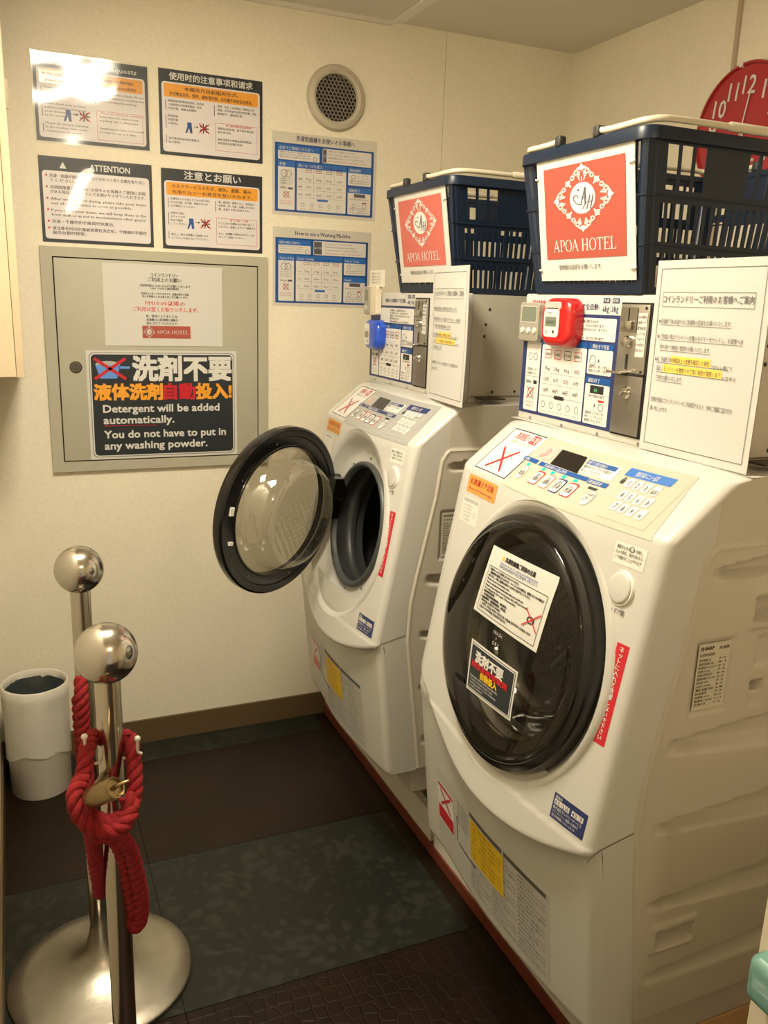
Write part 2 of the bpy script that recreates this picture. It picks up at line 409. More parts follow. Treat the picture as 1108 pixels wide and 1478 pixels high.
# ---------------------------------------------------------------- four slate posters on the back wall
EN1 = ["Please check the items before using the", "washing machine before you", "put your clothes in."]
def slate_poster(x0, z0, w, h, label, header, kind, warp, seed, hs=.018):
    t = thing('laminated_notice', (x0+w/2, D, z0), label, 'notice', 'slate notices on the back wall')
    f = wallf(x0, z0)
    s = MB(); s.rect(f, 0, 0, w, h, .0005); obj('sheet', s, M_slate, t)
    p = MB(); p.rrect(f, .008, .009, w-.008, h-(.032 if kind != 'att' else .036), .0009, .008); obj('text_area', p, M_lilac, t)
    wt = MB(); k = MB(); rd = MB(); og = MB(); bl = MB()
    if kind == 'att':
        wt.text(f, 'ATTENTION', w*.62, h-.028, .022, .0012, align='C', fit=.105, bold=.02)
        wt.poly([f(.052, h-.029, .0012), f(.070, h-.029, .0012), f(.061, h-.012, .0012)])
        ln = [(1, '洗濯・乾燥が終わりましたらなるべく早く衣類を取り出し'), (0, 'てください。'), (1, '長時間放置され、次にお待ちのお客様のご使用に支障'), (0, 'がある時は、フロントにてお預かりさせていただきます。'), (1, 'After washing and drying, please take your items'), (0, 'out of the machine as soon as possible.'), (1, 'If you leave your items, we will keep them at the'), (0, 'front desk so as not to inconvenience other guests.'), (1, '洗涤・干燥完的衣服请尽快拿出。'), (1, '请注意长时间衣服被放置在洗衣机、干燥器时衣服在'), (0, '服务台暂时保管。')]
        y = h-.052
        for i, (bu, tx) in enumerate(ln):
            wd = min(w-.045, len(tx)*(.0108 if ord(tx[0]) > 999 or i == 0 else .0054))
            k.text(f, tx, .026, y, .0098, .0012, fit=wd, bold=.012)
            if bu: rd.disc(f, .018, y+.004, .0028, .0012, 10)
            y -= .0115 if i+1 < len(ln) and not ln[i+1][0] else .0175
    else:
        wt.text(f, header, w/2, h-.024, hs, .0012, align='C', fit=w*(.80 if kind != 'jp' else .56), bold=.018)
        og.rrect(f, .014, h-.070, w-.014, h-.036, .0012, .004)
        a, b_ = {'en': ('In the unlikely event of loss, breakage or damage,', 'please note that we cannot accept any responsibility.'),
                 'cn': ('本服务为自助服务形式。', '衣式物品丢失、毁坏、褪色等问题、店方概不承担任何责任。'),
                 'jp': ('セルフサービスのため、紛失、盗難、縮み、', '色落ちなど一切責任を負いかねます。')}[kind]
        k.text(f, a, w/2 if kind != 'en' else .022, h-.050, .0115, .0015, align='C' if kind != 'en' else 'L', fit=w*(.52 if kind == 'cn' else .80), bold=.015)
        k.text(f, b_, w/2, h-.065, .0105, .0015, align='C', fit=w*.80, bold=.015)
        A = {'en': ['Please check the inside of the', 'washing machine before you', 'put your clothes in.', '', 'Please check your pockets', 'before putting clothes in', 'your laundry. Do not leave', 'in the machine.', '', 'Please do not put anything', 'in the machine that could', 'contaminate the water.'],
             'cn': ['使用前请先检查洗衣机内，是否有', '上次使用过人的遗留物品，也有', '人的衣服，请确认后使用。', '', '使用前请', '检查衣服', '口袋内，', '', '', '', '请不要把其他人的衣服拿出，', '自己使用。'],
             'jp': ['洗濯物を入れる前にドラムの内に前の', '人の忘れ物、汚れ物、異物がないか', '必ず確認してください。', '', '洗濯する前に', 'ポケットの中', 'を必ず確認', 'してください。', '', '', '衛生上、他のお客様のご迷惑になる', 'ようなものは洗わないでください。']}[kind]
        y = h-.082
        for i, tx in enumerate(A):
            if tx: k.text(f, tx, .024, y, .0068, .0012, fit=min(.112, len(tx)*(.0041 if kind == 'en' else .0066)), bold=.008)
            y -= .0096
        for y0 in ((h-.078, h-.104), (h-.116, h-.150), (h-.168, h-.188)): bl.rect(f, .017, y0[1], .0185, y0[0], .0012)
        Bt = {'en': ['Please be careful of theft. We are', 'not responsible for anything that', 'can be damaged by washing.', '', '', 'Please do not wash anything !', 'items that are stained with', 'anything oily or flammable.', '', 'Anything you leave behind will', 'be kept for up to 3 days.'],
              'cn': ['皮革、毛衣、化纤制品、特殊加工衣', '物等、在干洗以外会变形的衣服，不能', '使用烘干，请特别注意。', '', '', '以下规定物品的注意事项', '使用自动洗衣机、烘干机时请注意。', '投币洗衣机。', '', '随时注意自己的物品和贵重物品，', '如有丢失本店概不负责。'],
              'jp': ['靴、座布団、絨毯ふとん、特殊加工', '衣料等、革、毛皮、化繊しわの出る', '物、洗濯する事が出来ません。', '', '', '以下の事にご注意', 'ドラム内の洗濯物は必ず取り出して', 'ください。放置しますとご迷惑です。', '', 'また、洗濯機の使用は必ずルールを', '守ってご利用ください。']}[kind]
        y = h-.082
        for i, tx in enumerate(Bt):
            if tx: (rd if i == 5 else k).text(f, tx, w*.54+.004 if i != 5 else w*.76, y, .0068, .0012, fit=min(.118, len(tx)*(.0038 if kind == 'en' else .0066)), align='L' if i != 5 else 'C', bold=.008)
            y -= .0096
        bl.rect(f, w*.52, h-.106, w*.52+.0015, h-.078, .0012)
        for q in (h-.124, h-.196): rd.rect(f, w*.53, q, w-.016, q+.0008, .0011)
        rd.rect(f, w*.53, h-.196, w*.53+.0008, h-.124, .0011); rd.rect(f, w-.0168, h-.196, w-.016, h-.124, .0011)
        # small picture: jeans -> crossed splash
        jx, jy = w*.26, h-.142
        jn = MB(); jn.poly([f(jx, jy+.012, .0013), f(jx, jy, .0013), f(jx-.006, jy-.016, .0013), f(jx-.001, jy-.016, .0013), f(jx+.005, jy-.002, .0013), f(jx+.008, jy-.016, .0013), f(jx+.014, jy-.016, .0013), f(jx+.012, jy+.012, .0013)][::-1])
        obj('jeans_picture', jn, M_blue, t)
        k.line(f, jx+.018, jy+.002, jx+.027, jy+.002, .0014, .0013); k.poly([f(jx+.026, jy-.001, .0013), f(jx+.031, jy+.002, .0013), f(jx+.026, jy+.005, .0013)])
        for q in range(7):
            aa = q*.9; k.line(f, jx+.047, jy, jx+.047+.013*math.cos(aa), jy+.013*math.sin(aa), .003, .0013)
        rd.cross(f, jx+.047, jy, .028, .024, .003, .0015)
    if wt.v: obj('header_lettering', wt, M_wprint, t)
    if og.v: obj('orange_band', og, M_orange, t)
    obj('lettering', k, M_ink, t)
    if rd.v: obj('red_lettering', rd, M_sred, t)
    if bl.v: obj('rule_lines', bl, M_slate, t)
    g = .004
    fb = MB(); F2 = wallf(x0-g, z0-g)
    film(F2, w+2*g, h+2*g, t, warp, M_trans2 if warp > .001 else M_trans, seed)
    return t
slate_poster(.1005, 1.792, .289, .211, 'warped laminated notice headed Instructions and Requests with bright lamp glare', 'Instructions and Requests', 'en', .0026, 3)
slate_poster(.4184, 1.7866, .2915, .2196, 'slate notice with Chinese header and orange band, upper right of the four', '使用时的注意事项和请求', 'cn', .0007, 5, .020)
slate_poster(.100, 1.5364, .293, .2188, 'slate notice headed ATTENTION with red bullet points above the grey panel', '', 'att', .0008, 8)
slate_poster(.4182, 1.5359, .2905, .2157, 'slate notice with short Japanese header above orange band, lower right of the four', '注意とお願い', 'jp', .0004, 11, .024)

# ---------------------------------------------------------------- two blue instruction sheets
def info_layout(f, w, h, par, mats, head=True, title=None, lang='jp', keep=None):
    """the blue framed instruction chart"""
    blue, wh = MB(), MB(); k = MB(); rd = MB(); lb = MB(); dk = MB()
    blue.rect(f, 0, 0, w, h, .0003)
    def box(u0, v0, u1, v1, hd=None, tx=None):
        wh.rrect(f, u0*w, v0*h, u1*w, v1*h, .0006, .003)
        if hd is not None:
            lb.rect(f, u0*w, (v1-.085)*h, u1*w, v1*h, .0009); wt.text(f, hd, u0*w+.004, (v1-.065)*h, .0095, .0012, bold=.01)
    wt = MB()
    box(.03, .76, .44 if lang == 'jp' else .37, .975, '初めてご使用になる方へ' if lang == 'jp' else 'BEFORE USING')
    box(.47 if lang == 'jp' else .40, .76, .975, .975)
    dk.rect(f, (.475 if lang == 'jp' else .405)*w, .77*h, (.51 if lang == 'jp' else .49)*w, .965*h, .0009)
    wt.text(f, '注意' if lang == 'jp' else 'NOTES', (.478 if lang == 'jp' else .41)*w, .85*h, .008, .0012)
    box(.03, .03, .195, .74, '準備' if lang == 'jp' else 'Open & Set'); box(.215, .03, .715, .74, '洗いコースを選ぶ' if lang == 'jp' else 'Select Course')
    box(.735, .47, .975, .74, '洗剤選択' if lang == 'jp' else 'Put in Coins'); box(.735, .03, .975, .44, '運転終了' if lang == 'jp' else 'Finish')
    for i in range(3):
        k.text(f, ['洗濯物を入れる前に必ずドラムの中を確認してください', 'お金を入れてからスタートボタンを押します', '運転が終わると自動で止まります'][i] if lang == 'jp' else ['Make sure that drum is empty', 'before you put your clothes in', 'and close the door'][i], .045*w, (.86-.035*i)*h, .0052, .0009, fit=.30*w if lang == 'jp' else .24*w)
    k.ring(f, (.395 if lang == 'jp' else .33)*w, .80*h, .005, .0062, .0009)
    for i in range(4):
        (rd if i == 3 else k).text(f, ['運転中はドアを開けないでください', 'ポケットの中のものを取り出してください', '使用量は容量を超えないようにしてください 詰めすぎにご注意', '途中で止める時はスタートボタンを押してください'][i] if lang == 'jp' else ['Do not open the door while it is running', 'Please check your pockets before washing', 'Do not put in laundry over the limit of this machine', 'Press start button again to stop the machine'][i], .53*w, (.93-.048*i)*h, .0058, .0009, fit=(.28+.04*i)*w)
    # picture column
    for q in (-.02, .02):
        k.ring(f, (.11+q)*w, .56*h, .009, .0105, .0009)
    for i in range(3): k.text(f, '洗濯物を入れて' if lang == 'jp' else 'Put clothes in', .05*w, (.47-.035*i)*h, .006, .0009, fit=.12*w)
    k.text(f, '洗剤投入' if lang == 'jp' else 'Detergent', .05*w, .335*h, .008, .0009, fit=.07*w, bold=.01)
    dk.rect(f, .13*w, .33*h, .175*w, .36*h, .0009)
    rd.cross(f, .11*w, .25*h, .019, .018, .0016, .0012); k.ring(f, .11*w, .25*h, .007, .0085, .0009)
    for i in range(2): rd.text(f, '入れないでください' if lang == 'jp' else 'not necessary', .05*w, (.14-.035*i)*h, .006, .0009, fit=.12*w)
    # table
    for c in range(4):
        cx = (.33+.105*c)*w
        (rd if c in (0, 1, 3) else dk).frame(f, cx-.0095, .60*h, cx+.0095, .60*h+.017, .0012, .0009)
        k.text(f, ['洗濯乾燥', '洗濯乾燥', '洗濯', '乾燥'][c] if lang == 'jp' else ['WASH&DRY', 'WASH&DRY', 'WASH', 'DRY'][c], cx, .60*h+.005, .0055, .0012, align='C', fit=.014)
        for r in range(3):
            k.text(f, [['7kg', '3kg', '6kg', '30分'], ['120分', '60分', '35分', '20分'], ['500円', '400円', '300円', '100円']][r][c] if lang == 'jp' else [['7 kg', '3 kg', '6 kg', '30 min'], ['120min', '60min', '35min', '20min'], ['500yen', '400yen', '300yen', '100yen']][r][c], cx, (.485-.115*r)*h, .0085, .0009, align='C', fit=.016)
        if c < 3: k.rect(f, cx+.0525*w, .22*h, cx+.0525*w+.0004, .66*h, .0009)
    for r in range(3):
        k.rect(f, .225*w, (.455-.115*r)*h, .705*w, (.455-.115*r)*h+.0004, .0009)
        k.text(f, ['容量', '時間', '料金'][r] if lang == 'jp' else ['Load', 'Time', 'Fee'][r], .23*w, (.485-.115*r)*h, .0065, .0009)
    lb.rrect(f, .42*w, .185*h, .53*w, .215*h, .0012, .001)
    for c in range(5):
        cx = (.275+.09*c)*w; k.ring(f, cx, .12*h, .0045, .0056, .0009, 8); k.text(f, 'セット' if lang == 'jp' else 'Step', cx, .05*h, .0045, .0009, align='C', fit=.016)
    k.ring(f, .79*w, .60*h, .005, .0062, .0009); k.poly([f(.84*w, .59*h, .0009), f(.85*w, .60*h, .0009), f(.84*w, .61*h, .0009)]); k.frame(f, .88*w, .575*h, .94*w, .63*h, .0005, .0009)
    for i in range(2): k.text(f, '電源が入り料金が表示されます' if lang == 'jp' else 'Check the display of the price', .755*w, (.53-.035*i)*h, .0055, .0009, fit=.20*w)
    dk.rect(f, .80*w, .29*h, .92*w, .345*h, .0009)
    k.text(f, '残り時間が表示されます' if lang == 'jp' else 'Remaining time is shown', .755*w, .25*h, .0055, .0009, fit=.20*w)
    k.ring(f, .80*w, .165*h, .005, .006, .0009); k.poly([f(.845*w, .155*h, .0009), f(.857*w, .165*h, .0009), f(.845*w, .175*h, .0009)]); k.ring(f, .91*w, .165*h, .006, .0072, .0009); rd.rect(f, .885*w, .205*h, .935*w, .22*h, .0009)
    for i in range(3): k.text(f, ['運転が終わると', 'ブザーが鳴り、', 'ドアロックが解除されます'][i] if lang == 'jp' else ['When it is finished', 'the buzzer will ring', 'and the door opens'][i], .755*w, (.11-.033*i)*h, .0055, .0009, fit=.19*w)
    obj('blue_frame', blue, mats[0], par); obj('text_boxes', wh, M_wprint if mats[2] is None else mats[2], par); obj('box_headers', lb, mats[1], par)
    obj('header_lettering', wt, M_wprint, par); obj('lettering', k, M_inkg, par); obj('red_marks', rd, M_sred, par); obj('dark_blocks', dk, M_inkg, par)
def blue_sheet(x0, z0, w, h, title, lang, label):
    t = thing('instruction_sheet', (x0+w/2, D, z0), label, 'instruction sheet', 'blue instruction sheets')
    f = wallf(x0, z0); s = MB(); s.rect(f, 0, 0, w, h, .0004)
    obj('sheet', s, mat('sheet_pearl', (.66, .62, .54), .35, coat=.3), t)
    k = MB(); k.text(f, title, w/2, h-.021, .0165, .0008, align='C', fit=w*.56, bold=.012); obj('title_lettering', k, M_nav, t)
    info_layout(wallf(x0+.008, z0+.010, D-.0004), w-.018, h-.040, t, (M_blue, M_blue2, mat('print_pearl', (.72, .69, .66), .4)), lang=lang)
    film(f, w, h, t, .0003, None, 2)
    return t
blue_sheet(.739, 1.6506, .331, .2304, '洗濯乾燥機をお使いのお客様へ', 'jp', 'blue framed Japanese washer instruction sheet just below the round vent')
blue_sheet(.741, 1.386, .318, .2304, 'How to use a Washing Machine', 'en', 'blue framed English washer instruction sheet, lower of the two blue sheets')

# ---------------------------------------------------------------- round vent
t = thing('wall_vent', (.933, D, 1.897), 'round beige wall vent with honeycomb grille high on the back wall', 'vent')
b = MB(); b.lathe([(.091, 0), (.091, .006), (.086, .014), (.074, .018), (.066, .014), (.064, .006), (.064, .002)], (.933, D, 1.988), (0, -1, 0), 64); obj('rim', b, M_vent, t, smooth=True, auto=35)
b = MB(); pit = .0118; f = wallf(.933, 1.988)
b2 = MB(); rows = 14
for j in range(-rows, rows+1):
    for i in range(-rows, rows+1):
        cx = (i+.5*(j % 2))*pit; cz = j*pit*.866
        if math.hypot(cx, cz) > .0665: continue
        n = len(b.v); R6 = pit/math.sqrt(3); rh = .00525
        for k_ in range(12):
            a = PI/6*k_+PI/6/1.0
            hexr = R6*math.cos(PI/6)/math.cos(((a) % (PI/3))-PI/6)
            b.v.append(f(cx+hexr*math.cos(a), cz+hexr*math.sin(a), .006)); b.v.append(f(cx+rh*math.cos(a), cz+rh*math.sin(a), .006)); b.v.append(f(cx+rh*math.cos(a), cz+rh*math.sin(a), .004))
        for k_ in range(12):
            q = n+3*k_; p = n+3*((k_+1) % 12)
            b.f.append((q, q+1, p+1, p)); b.f.append((q+1, q+2, p+2, p+1))
obj('honeycomb_grille', b, M_vent, t)
b = MB(); b.disc(f, 0, 0, .068, .0008, 48); obj('dark_duct', b, M_gap, t)

# ---------------------------------------------------------------- grey panel box in the wall
px0, px1, pz0, pz1 = .0894, .7208, .9024, 1.5256
t = thing('electrical_panel', ((px0+px1)/2, D, pz0), 'grey painted steel panel box with hinged door on the back wall', 'panel box')
b = MB(); f = wallf(px0, pz0); W_, H_ = px1-px0, pz1-pz0
dx0, dx1, dz0, dz1 = .1195-px0, .6925-px0, .9310-pz0, 1.4995-pz0
for (u0, v0, u1, v1) in ((0, 0, W_, dz0), (0, dz1, W_, H_), (0, dz0, dx0, dz1), (dx1, dz0, W_, dz1)):
    b.box(px0+u0, px0+u1, D-.013, D, pz0+v0, pz0+v1)
obj('frame', b, M_panel, t)
b = MB(); b.rect(f, dx0, dz0, dx1, dz1, .0015); obj('gap', b, M_gap, t)
b = MB(); b.bbox(px0+dx0+.0032, px0+dx1-.0028, D-.0115, D-.002, pz0+dz0+.0032, pz0+dz1-.0032, r=.0012); dr = obj('door', b, M_panel, t, smooth=True, auto=40)
b = MB(); b.lathe([(.0165, 0), (.0165, .003), (.014, .005), (.013, .0035), (.0, .0035)], (.1655, D-.0115, 1.202), (0, -1, 0), 28); lk = obj('lock', b, mat('lock_metal', (.20, .18, .14), .35, metal=.8), dr, smooth=True, auto=35)
b = MB(); f2 = wallf(.1655, 1.202, D-.0155); b.rect(f2, -.0013, -.007, .0013, .007, .001); b.ring(f2, 0, 0, .008, .0093, .0008); obj('keyhole', b, M_gap, dr)
# white notice
ND = D-.0118
t = thing('paper_notice', (.41, ND, 1.26), 'white paper notice with red hotel mark, above the dark sign on the panel door', 'notice')
x0, z0 = .248, 1.2625; w_, h_ = .335, .2265
# corners: slightly skewed sheet
def f(u, v, d): return (x0+u-.000*v, ND-d, z0+v)
b = MB(); b.grid(8, 6, lambda a, c: f(a*w_, c*h_, .0006+.0012*abs(math.sin(3*a+c)))); obj('sheet', b, M_paper, t, smooth=True)
def f(u, v, d): return (x0+u, ND-d-.0022, z0+v)
k = MB(); rd = MB()
for i, (tx, wd, zz, sz) in enumerate((('コインランドリー', .078, .194, .013), ('ご利用上のお願い', .094, .181, .013), ('ご使用時間は 10:00~22:00でお願いいたします', .145, .166, .008), ('(AM 7:00から順次解放)', .080, .159, .007), ('洗濯が込みあっておりますので、乾燥も終わり次第', .135, .144, .0075), ('次のお客様のためお取り出しをお願いします。', .130, .136, .0075))):
    k.text(f, tx, .17, zz, sz, 0, align='C', fit=wd, bold=.01)
rd.text(f, 'PM10:00以降の', .17, .115, .015, 0, align='C', fit=.112, bold=.012); rd.text(f, 'ご利用は堅くお断りいたします。', .172, .098, .0145, 0, align='C', fit=.185, bold=.012)
for i, tx in enumerate(('尚、場合によりましては、', '洗濯機又は乾燥機の運転を', '停止させていただきます。')): k.text(f, tx, .115, .081-.010*i, .0085, 0, fit=.09, bold=.012)
obj('lettering', k, M_ink, t); obj('red_lettering', rd, mat('print_faded_red', (.65, .06, .05), .5), t)
GL = {  # serif capitals: strokes (x0,y0,x1,y1,thick) and arcs, in a unit high cell; last = advance
 'A': ([(.05, 0, .36, 1, .06), (.36, 1, .70, 0, .13), (.17, .36, .56, .36, .06), (-.04, .02, .16, .02, .04), (.56, .02, .84, .02, .04)], [], .86),
 'P': ([(.16, 0, .16, 1, .13), (.02, .02, .32, .02, .04), (.02, .98, .40, .98, .04)], [(.36, .74, .24, .24, -90, 90)], .72),
 'O': ([], [(.44, .5, .38, .48, 0, 360)], .92),
 'H': ([(.16, 0, .16, 1, .13), (.72, 0, .72, 1, .13), (.16, .5, .72, .5, .06), (.02, .02, .30, .02, .04), (.02, .98, .30, .98, .04), (.58, .02, .86, .02, .04), (.58, .98, .86, .98, .04)], [], .96),
 'T': ([(.40, 0, .40, 1, .13), (.02, .97, .78, .97, .06), (.26, .02, .54, .02, .04), (.03, .78, .03, .98, .05), (.77, .78, .77, .98, .05)], [], .86),
 'E': ([(.16, 0, .16, 1, .13), (.02, .97, .66, .97, .05), (.02, .03, .70, .03, .05), (.16, .52, .50, .52, .05), (.65, .78, .65, .98, .05), (.69, .02, .69, .24, .05), (.50, .42, .50, .62, .05)], [], .78),
 'L': ([(.16, 0, .16, 1, .13), (.02, .98, .32, .98, .04), (.02, .03, .66, .03, .05), (.65, .02, .65, .26, .05)], [], .74), ' ': ([], [], .36)}
def serif(mb, f, txt, u, v, h, fit):
    W = sum(GL[c][2] for c in txt); sx = fit/W; x = 0
    for c in txt:
        L_s, A_s, adv = GL[c]
        for (a, b_, c_, d, t) in L_s:
            # thickness measured across the stroke
            if abs(a-c_) < abs(b_-d): mb.poly([f(u+(x+a-t/2)*sx, v+b_*h, 0), f(u+(x+a+t/2)*sx, v+b_*h, 0), f(u+(x+c_+t/2)*sx, v+d*h, 0), f(u+(x+c_-t/2)*sx, v+d*h, 0)])
            else: mb.poly([f(u+(x+a)*sx, v+(b_-t/2)*h, 0), f(u+(x+c_)*sx, v+(d-t/2)*h, 0), f(u+(x+c_)*sx, v+(d+t/2)*h, 0), f(u+(x+a)*sx, v+(b_+t/2)*h, 0)])
        for (cx, cy, rx, ry, a0, a1) in A_s:
            m = 20 if a1-a0 > 200 else 10
            for k in range(m):
                p0, p1 = math.radians(a0+(a1-a0)*k/m), math.radians(a0+(a1-a0)*(k+1)/m)
                def P_(an, o): return f(u+(x+cx+(rx+o*.065)*math.cos(an))*sx, v+(cy+(ry+o*.025)*math.sin(an))*h, 0)
                mb.poly([P_(p0, -1), P_(p0, 1), P_(p1, 1), P_(p1, -1)])
        x += adv
def emblem(f, cu, cv, R, white, line, m=None):
    """diamond shaped scroll ornament with a white oval and flourished initials"""
    for s in range(4):
        a0 = PI/2*s; c, q = math.cos(a0), math.sin(a0)
        def g(r, o): return (cu+(r*c-o*q), cv+(r*q+o*c))
        p = [g(R, 0), g(R*.84, R*.13), g(R*.80, 0), g(R*.84, -R*.13)]; white.poly([f(a_, b_, 0) for a_, b_ in p])
        for sg in (1, -1):
            # scroll chain along the diamond edges
            for rr, oo, sz in ((.76, .18, .085), (.66, .11, .05), (.62, .32, .075), (.70, .26, .05), (.52, .44, .05)):
                u_, v_ = g(R*rr, sg*R*oo); white.ring(f, u_, v_, R*sz*.45, R*sz, 0, 10)
            a_, b_ = g(R*.90, sg*R*.10), g(R*.62, sg*R*.38); white.line(f, *a_, *b_, R*.035, 0)
            a_, b_ = g(R*.58, sg*R*.10), g(R*.78, sg*R*.06); white.line(f, *a_, *b_, R*.04, 0)
        # leaf cross at mid edge
        a1 = a0+PI/4; c1, q1 = math.cos(a1), math.sin(a1)
        mu, mv = cu+R*.66*c1, cv+R*.66*q1
        for ang, ln_ in ((a1, .13), (a1+PI, .17), (a1+1.25, .13), (a1-1.25, .13), (a1+2.2, .09), (a1-2.2, .09)):
            tu, tv = mu+R*ln_*math.cos(ang), mv+R*ln_*math.sin(ang); nx, ny = -math.sin(ang)*R*.035, math.cos(ang)*R*.035
            white.poly([f(mu, mv, 0), f((mu+tu)/2+nx, (mv+tv)/2+ny, 0), f(tu, tv, 0), f((mu+tu)/2-nx, (mv+tv)/2-ny, 0)])
    white.disc(f, cu, cv, R*.42, 0, 28, R*.46)
    for du in (-.06, 0, .06): white.line(f, cu+R*du, cv+R*.5, cu+R*du*1.8, cv+R*.62, R*.03, 0)
    # initials A and H, drawn as slanted strokes with swashes
    def st(pts, t):
        t *= 1.6
        for (a_, b_), (c_, d_) in zip(pts, pts[1:]): line.line(f, cu+R*a_, cv+R*b_, cu+R*c_, cv+R*d_, R*t, .0004)
    st([(-.05, -.20), (.10, .30)], .022); st([(.10, .30), (.10, -.18)], .035); st([(-.02, .0), (.12, .02)], .018)
    st([(-.05, -.20), (-.20, -.14), (-.30, -.02), (-.28, .08), (-.18, .10), (-.12, .02)], .018)
    st([(.14, -.34), (.26, .06)], .022); st([(.26, -.34), (.36, .06)], .022); st([(.16, -.14), (.34, -.12)], .016); st([(.0, -.32), (.06, -.24), (.14, -.14)], .016)
    line.disc(f, cu-R*.12, cv+R*.24, R*.035, .0004, 8)
red = MB(); red.rect(f, .103, .022, .240, .057, 0); obj('red_band', red, M_hred, t)
wh = MB(); ln = MB(); g = lambda u, v, d: (x0+u, ND-d-.0030, z0+v)
emblem(g, .122, .0395, .0165, wh, ln); serif(wh, g, 'APOA HOTEL', .143, .0345, .0100, .092)
obj('hotel_lettering', wh, M_wprint, t); obj('monogram', ln, M_hred, t)

# black detergent sign
x0, x1, z0, z1 = .1935, .6242, .9350, 1.2492
t = thing('detergent_sign', ((x0+x1)/2, ND, z0), 'large dark detergent sign with white and orange lettering on the panel door', 'sign')
w_, h_ = x1-x0, z1-z0; f = lambda u, v, d: (x0+u, ND-d, z0+v)
b = MB(); b.rect(f, 0, 0, w_, h_, .0010); obj('sheet', b, M_paper, t)
b = MB(); b.rrect(f, .007, .006, w_-.007, h_-.006, .0014, .014, 6); obj('outline', b, mat('print_outline', (.25, .24, .24), .4), t)
b = MB(); b.rrect(f, .0095, .0085, w_-.0095, h_-.0085, .0018, .013, 6); obj('white_line', b, M_wprint, t)
b = MB(); b.rrect(f, .0125, .0115, w_-.0125, h_-.0115, .0022, .012, 6); obj('dark_field', b, M_slate, t)
k = MB(); k.text(f, '洗剤不要', .127, h_-.080, .076, .0026, fit=.286, bold=.035, res=2)
for i, tx in enumerate(('Detergent will be added', 'automatically.', 'You do not have to put in', 'any washing powder.')):
    k.text(f, tx, .040, (.137, .104, .062, .029)[i], .031, .0026, fit=(.336, .200, .355, .298)[i], bold=.022, res=2)
obj('white_lettering', k, M_wprint, t)
k = MB(); k.text(f, '液体洗剤', .018, h_-.137, .049, .0026, fit=.190, bold=.04, res=2); k.text(f, '投入!', .308, h_-.137, .049, .0026, fit=.105, bold=.04, res=2); obj('orange_lettering', k, M_orange, t)
k = MB(); k.text(f, '自動', .214, h_-.137, .049, .0026, fit=.090, bold=.04, res=2)
k.cross(f, .064, h_-.052, .086, .058, .0085, .0034); k.line(f, .040, .098, .190, .0975, .0016, .0026)
obj('red_lettering', k, M_sred, t)
k = MB(); k.poly([f(.024, h_-.042, .0026), f(.036, h_-.080, .0026), (f(.082, h_-.080, .0026)), f(.092, h_-.042, .0026)]); k.rect(f, .088, h_-.052, .118, h_-.045, .0026); obj('scoop_picture', k, M_skyblue, t)
k = MB(); k.disc(f, .058, h_-.040, .034, .0025, 20, .010); obj('powder_picture', k, M_grey, t)

# ---------------------------------------------------------------- wall cabinet at the left edge
t = thing('wall_cabinet', (-.04, 2.38, 1.205), 'cream laminate wall cabinet hung at the left edge of the room', 'cabinet')
boxobj('body', (XL, .0085, 2.20, D, 1.207, ZC), M_cab, t)
boxobj('door', (.0095, .0275, 2.198, D-.01, 1.205, ZC-.01), M_cab, t, r=.0015)
boxobj('hinge', (.0275, .0325, 2.215, 2.225, 1.80, 1.86), mat('hinge_metal', (.2, .16, .1), .4, metal=.7), t)

# ---------------------------------------------------------------- washing machines
PR = [(.30, .754), (.62, .722), (.647, .716), (1.085, .795), (1.105, .800), (1.175, .887), (1.186, .902), (1.190, .96)]
def prof(z, up=True):
    if up and z < .647: return .714+.183*(z-.647)
    if z <= PR[0][0]: return PR[0][1]
    # smoothed polyline
    def raw(q):
        for (a, b_), (c, d) in zip(PR, PR[1:]):
            if q <= c: return b_+(d-b_)*(q-a)/(c-a)
        return PR[-1][1]
    if z > 1.07: return (raw(z-.004)+raw(z)*2+raw(min(z+.004, 1.19)))/4
    return raw(z)
def off(y):
    q = (y-1.12)/.275; o = 0 if abs(q) >= 1 else (-.02*math.cos(PI/2*q)**2 if q > 0 else -.02*(1-(q*1.0185)**2))
    o = min(o, 0)
    if y < Y1+.015: q = min((Y1+.015-y)/.015, 1); o += .015*(1-math.sqrt(max(0, 1-q*q)))
    if y > 1.40: q = min((y-1.40)/.075, 1); o += .07*(1-math.sqrt(max(0, 1-q*q)))
    return o
def zsplit(y): return .580+.9*(y-1.1)**2
def zside(x, y):
    if y > 1: return zsplit(Y2)
    pts = [(.70, .632), (.713, .634), (.722, .642), (.735, .648), (.760, .654), (.795, .662)]
    for (a, b_), (c, d) in zip(pts, pts[1:]):
        if x <= c: return b_+(d-b_)*(x-a)/(c-a)
    return .662
def fx(y, z, up=True):
    x = prof(z, up)+off(y)
    if up:
        q = (zsplit(y)+.012-z)/.012
        if q > 0: x += .008*(1-math.sqrt(max(0, 1-min(q, 1)**2)))
    return x
k_ = .183; L_ = math.hypot(1, k_)
DC = Vector((.7357, 1.115, .868)); DE1 = Vector((0, -1, 0)); DE2 = Vector((k_, 0, 1))/L_; DN = Vector((-1, 0, k_))/L_
RH = .236
def seamx(z):
    pts = [(.30, .838), (.332, .835), (.646, .794), (.738, .798), (.792, .808), (.987, .850), (1.075, .862), (1.097, .880), (1.2, .882)]
    for (a, b_), (c, d) in zip(pts, pts[1:]):
        if z <= c: return b_+(d-b_)*(z-a)/(c-a)
    return .882
RIBS = [(.885, 1.043, 1.062, .99, 1.039, 1.075), (.842, .778, .803, 1.035, .756, .818), (.834, .646, .667, 1.06, .630, .681), (.838, .511, .531, 1.09, .493, .544), (.851, .372, .397, 1.092, .369, .413)]
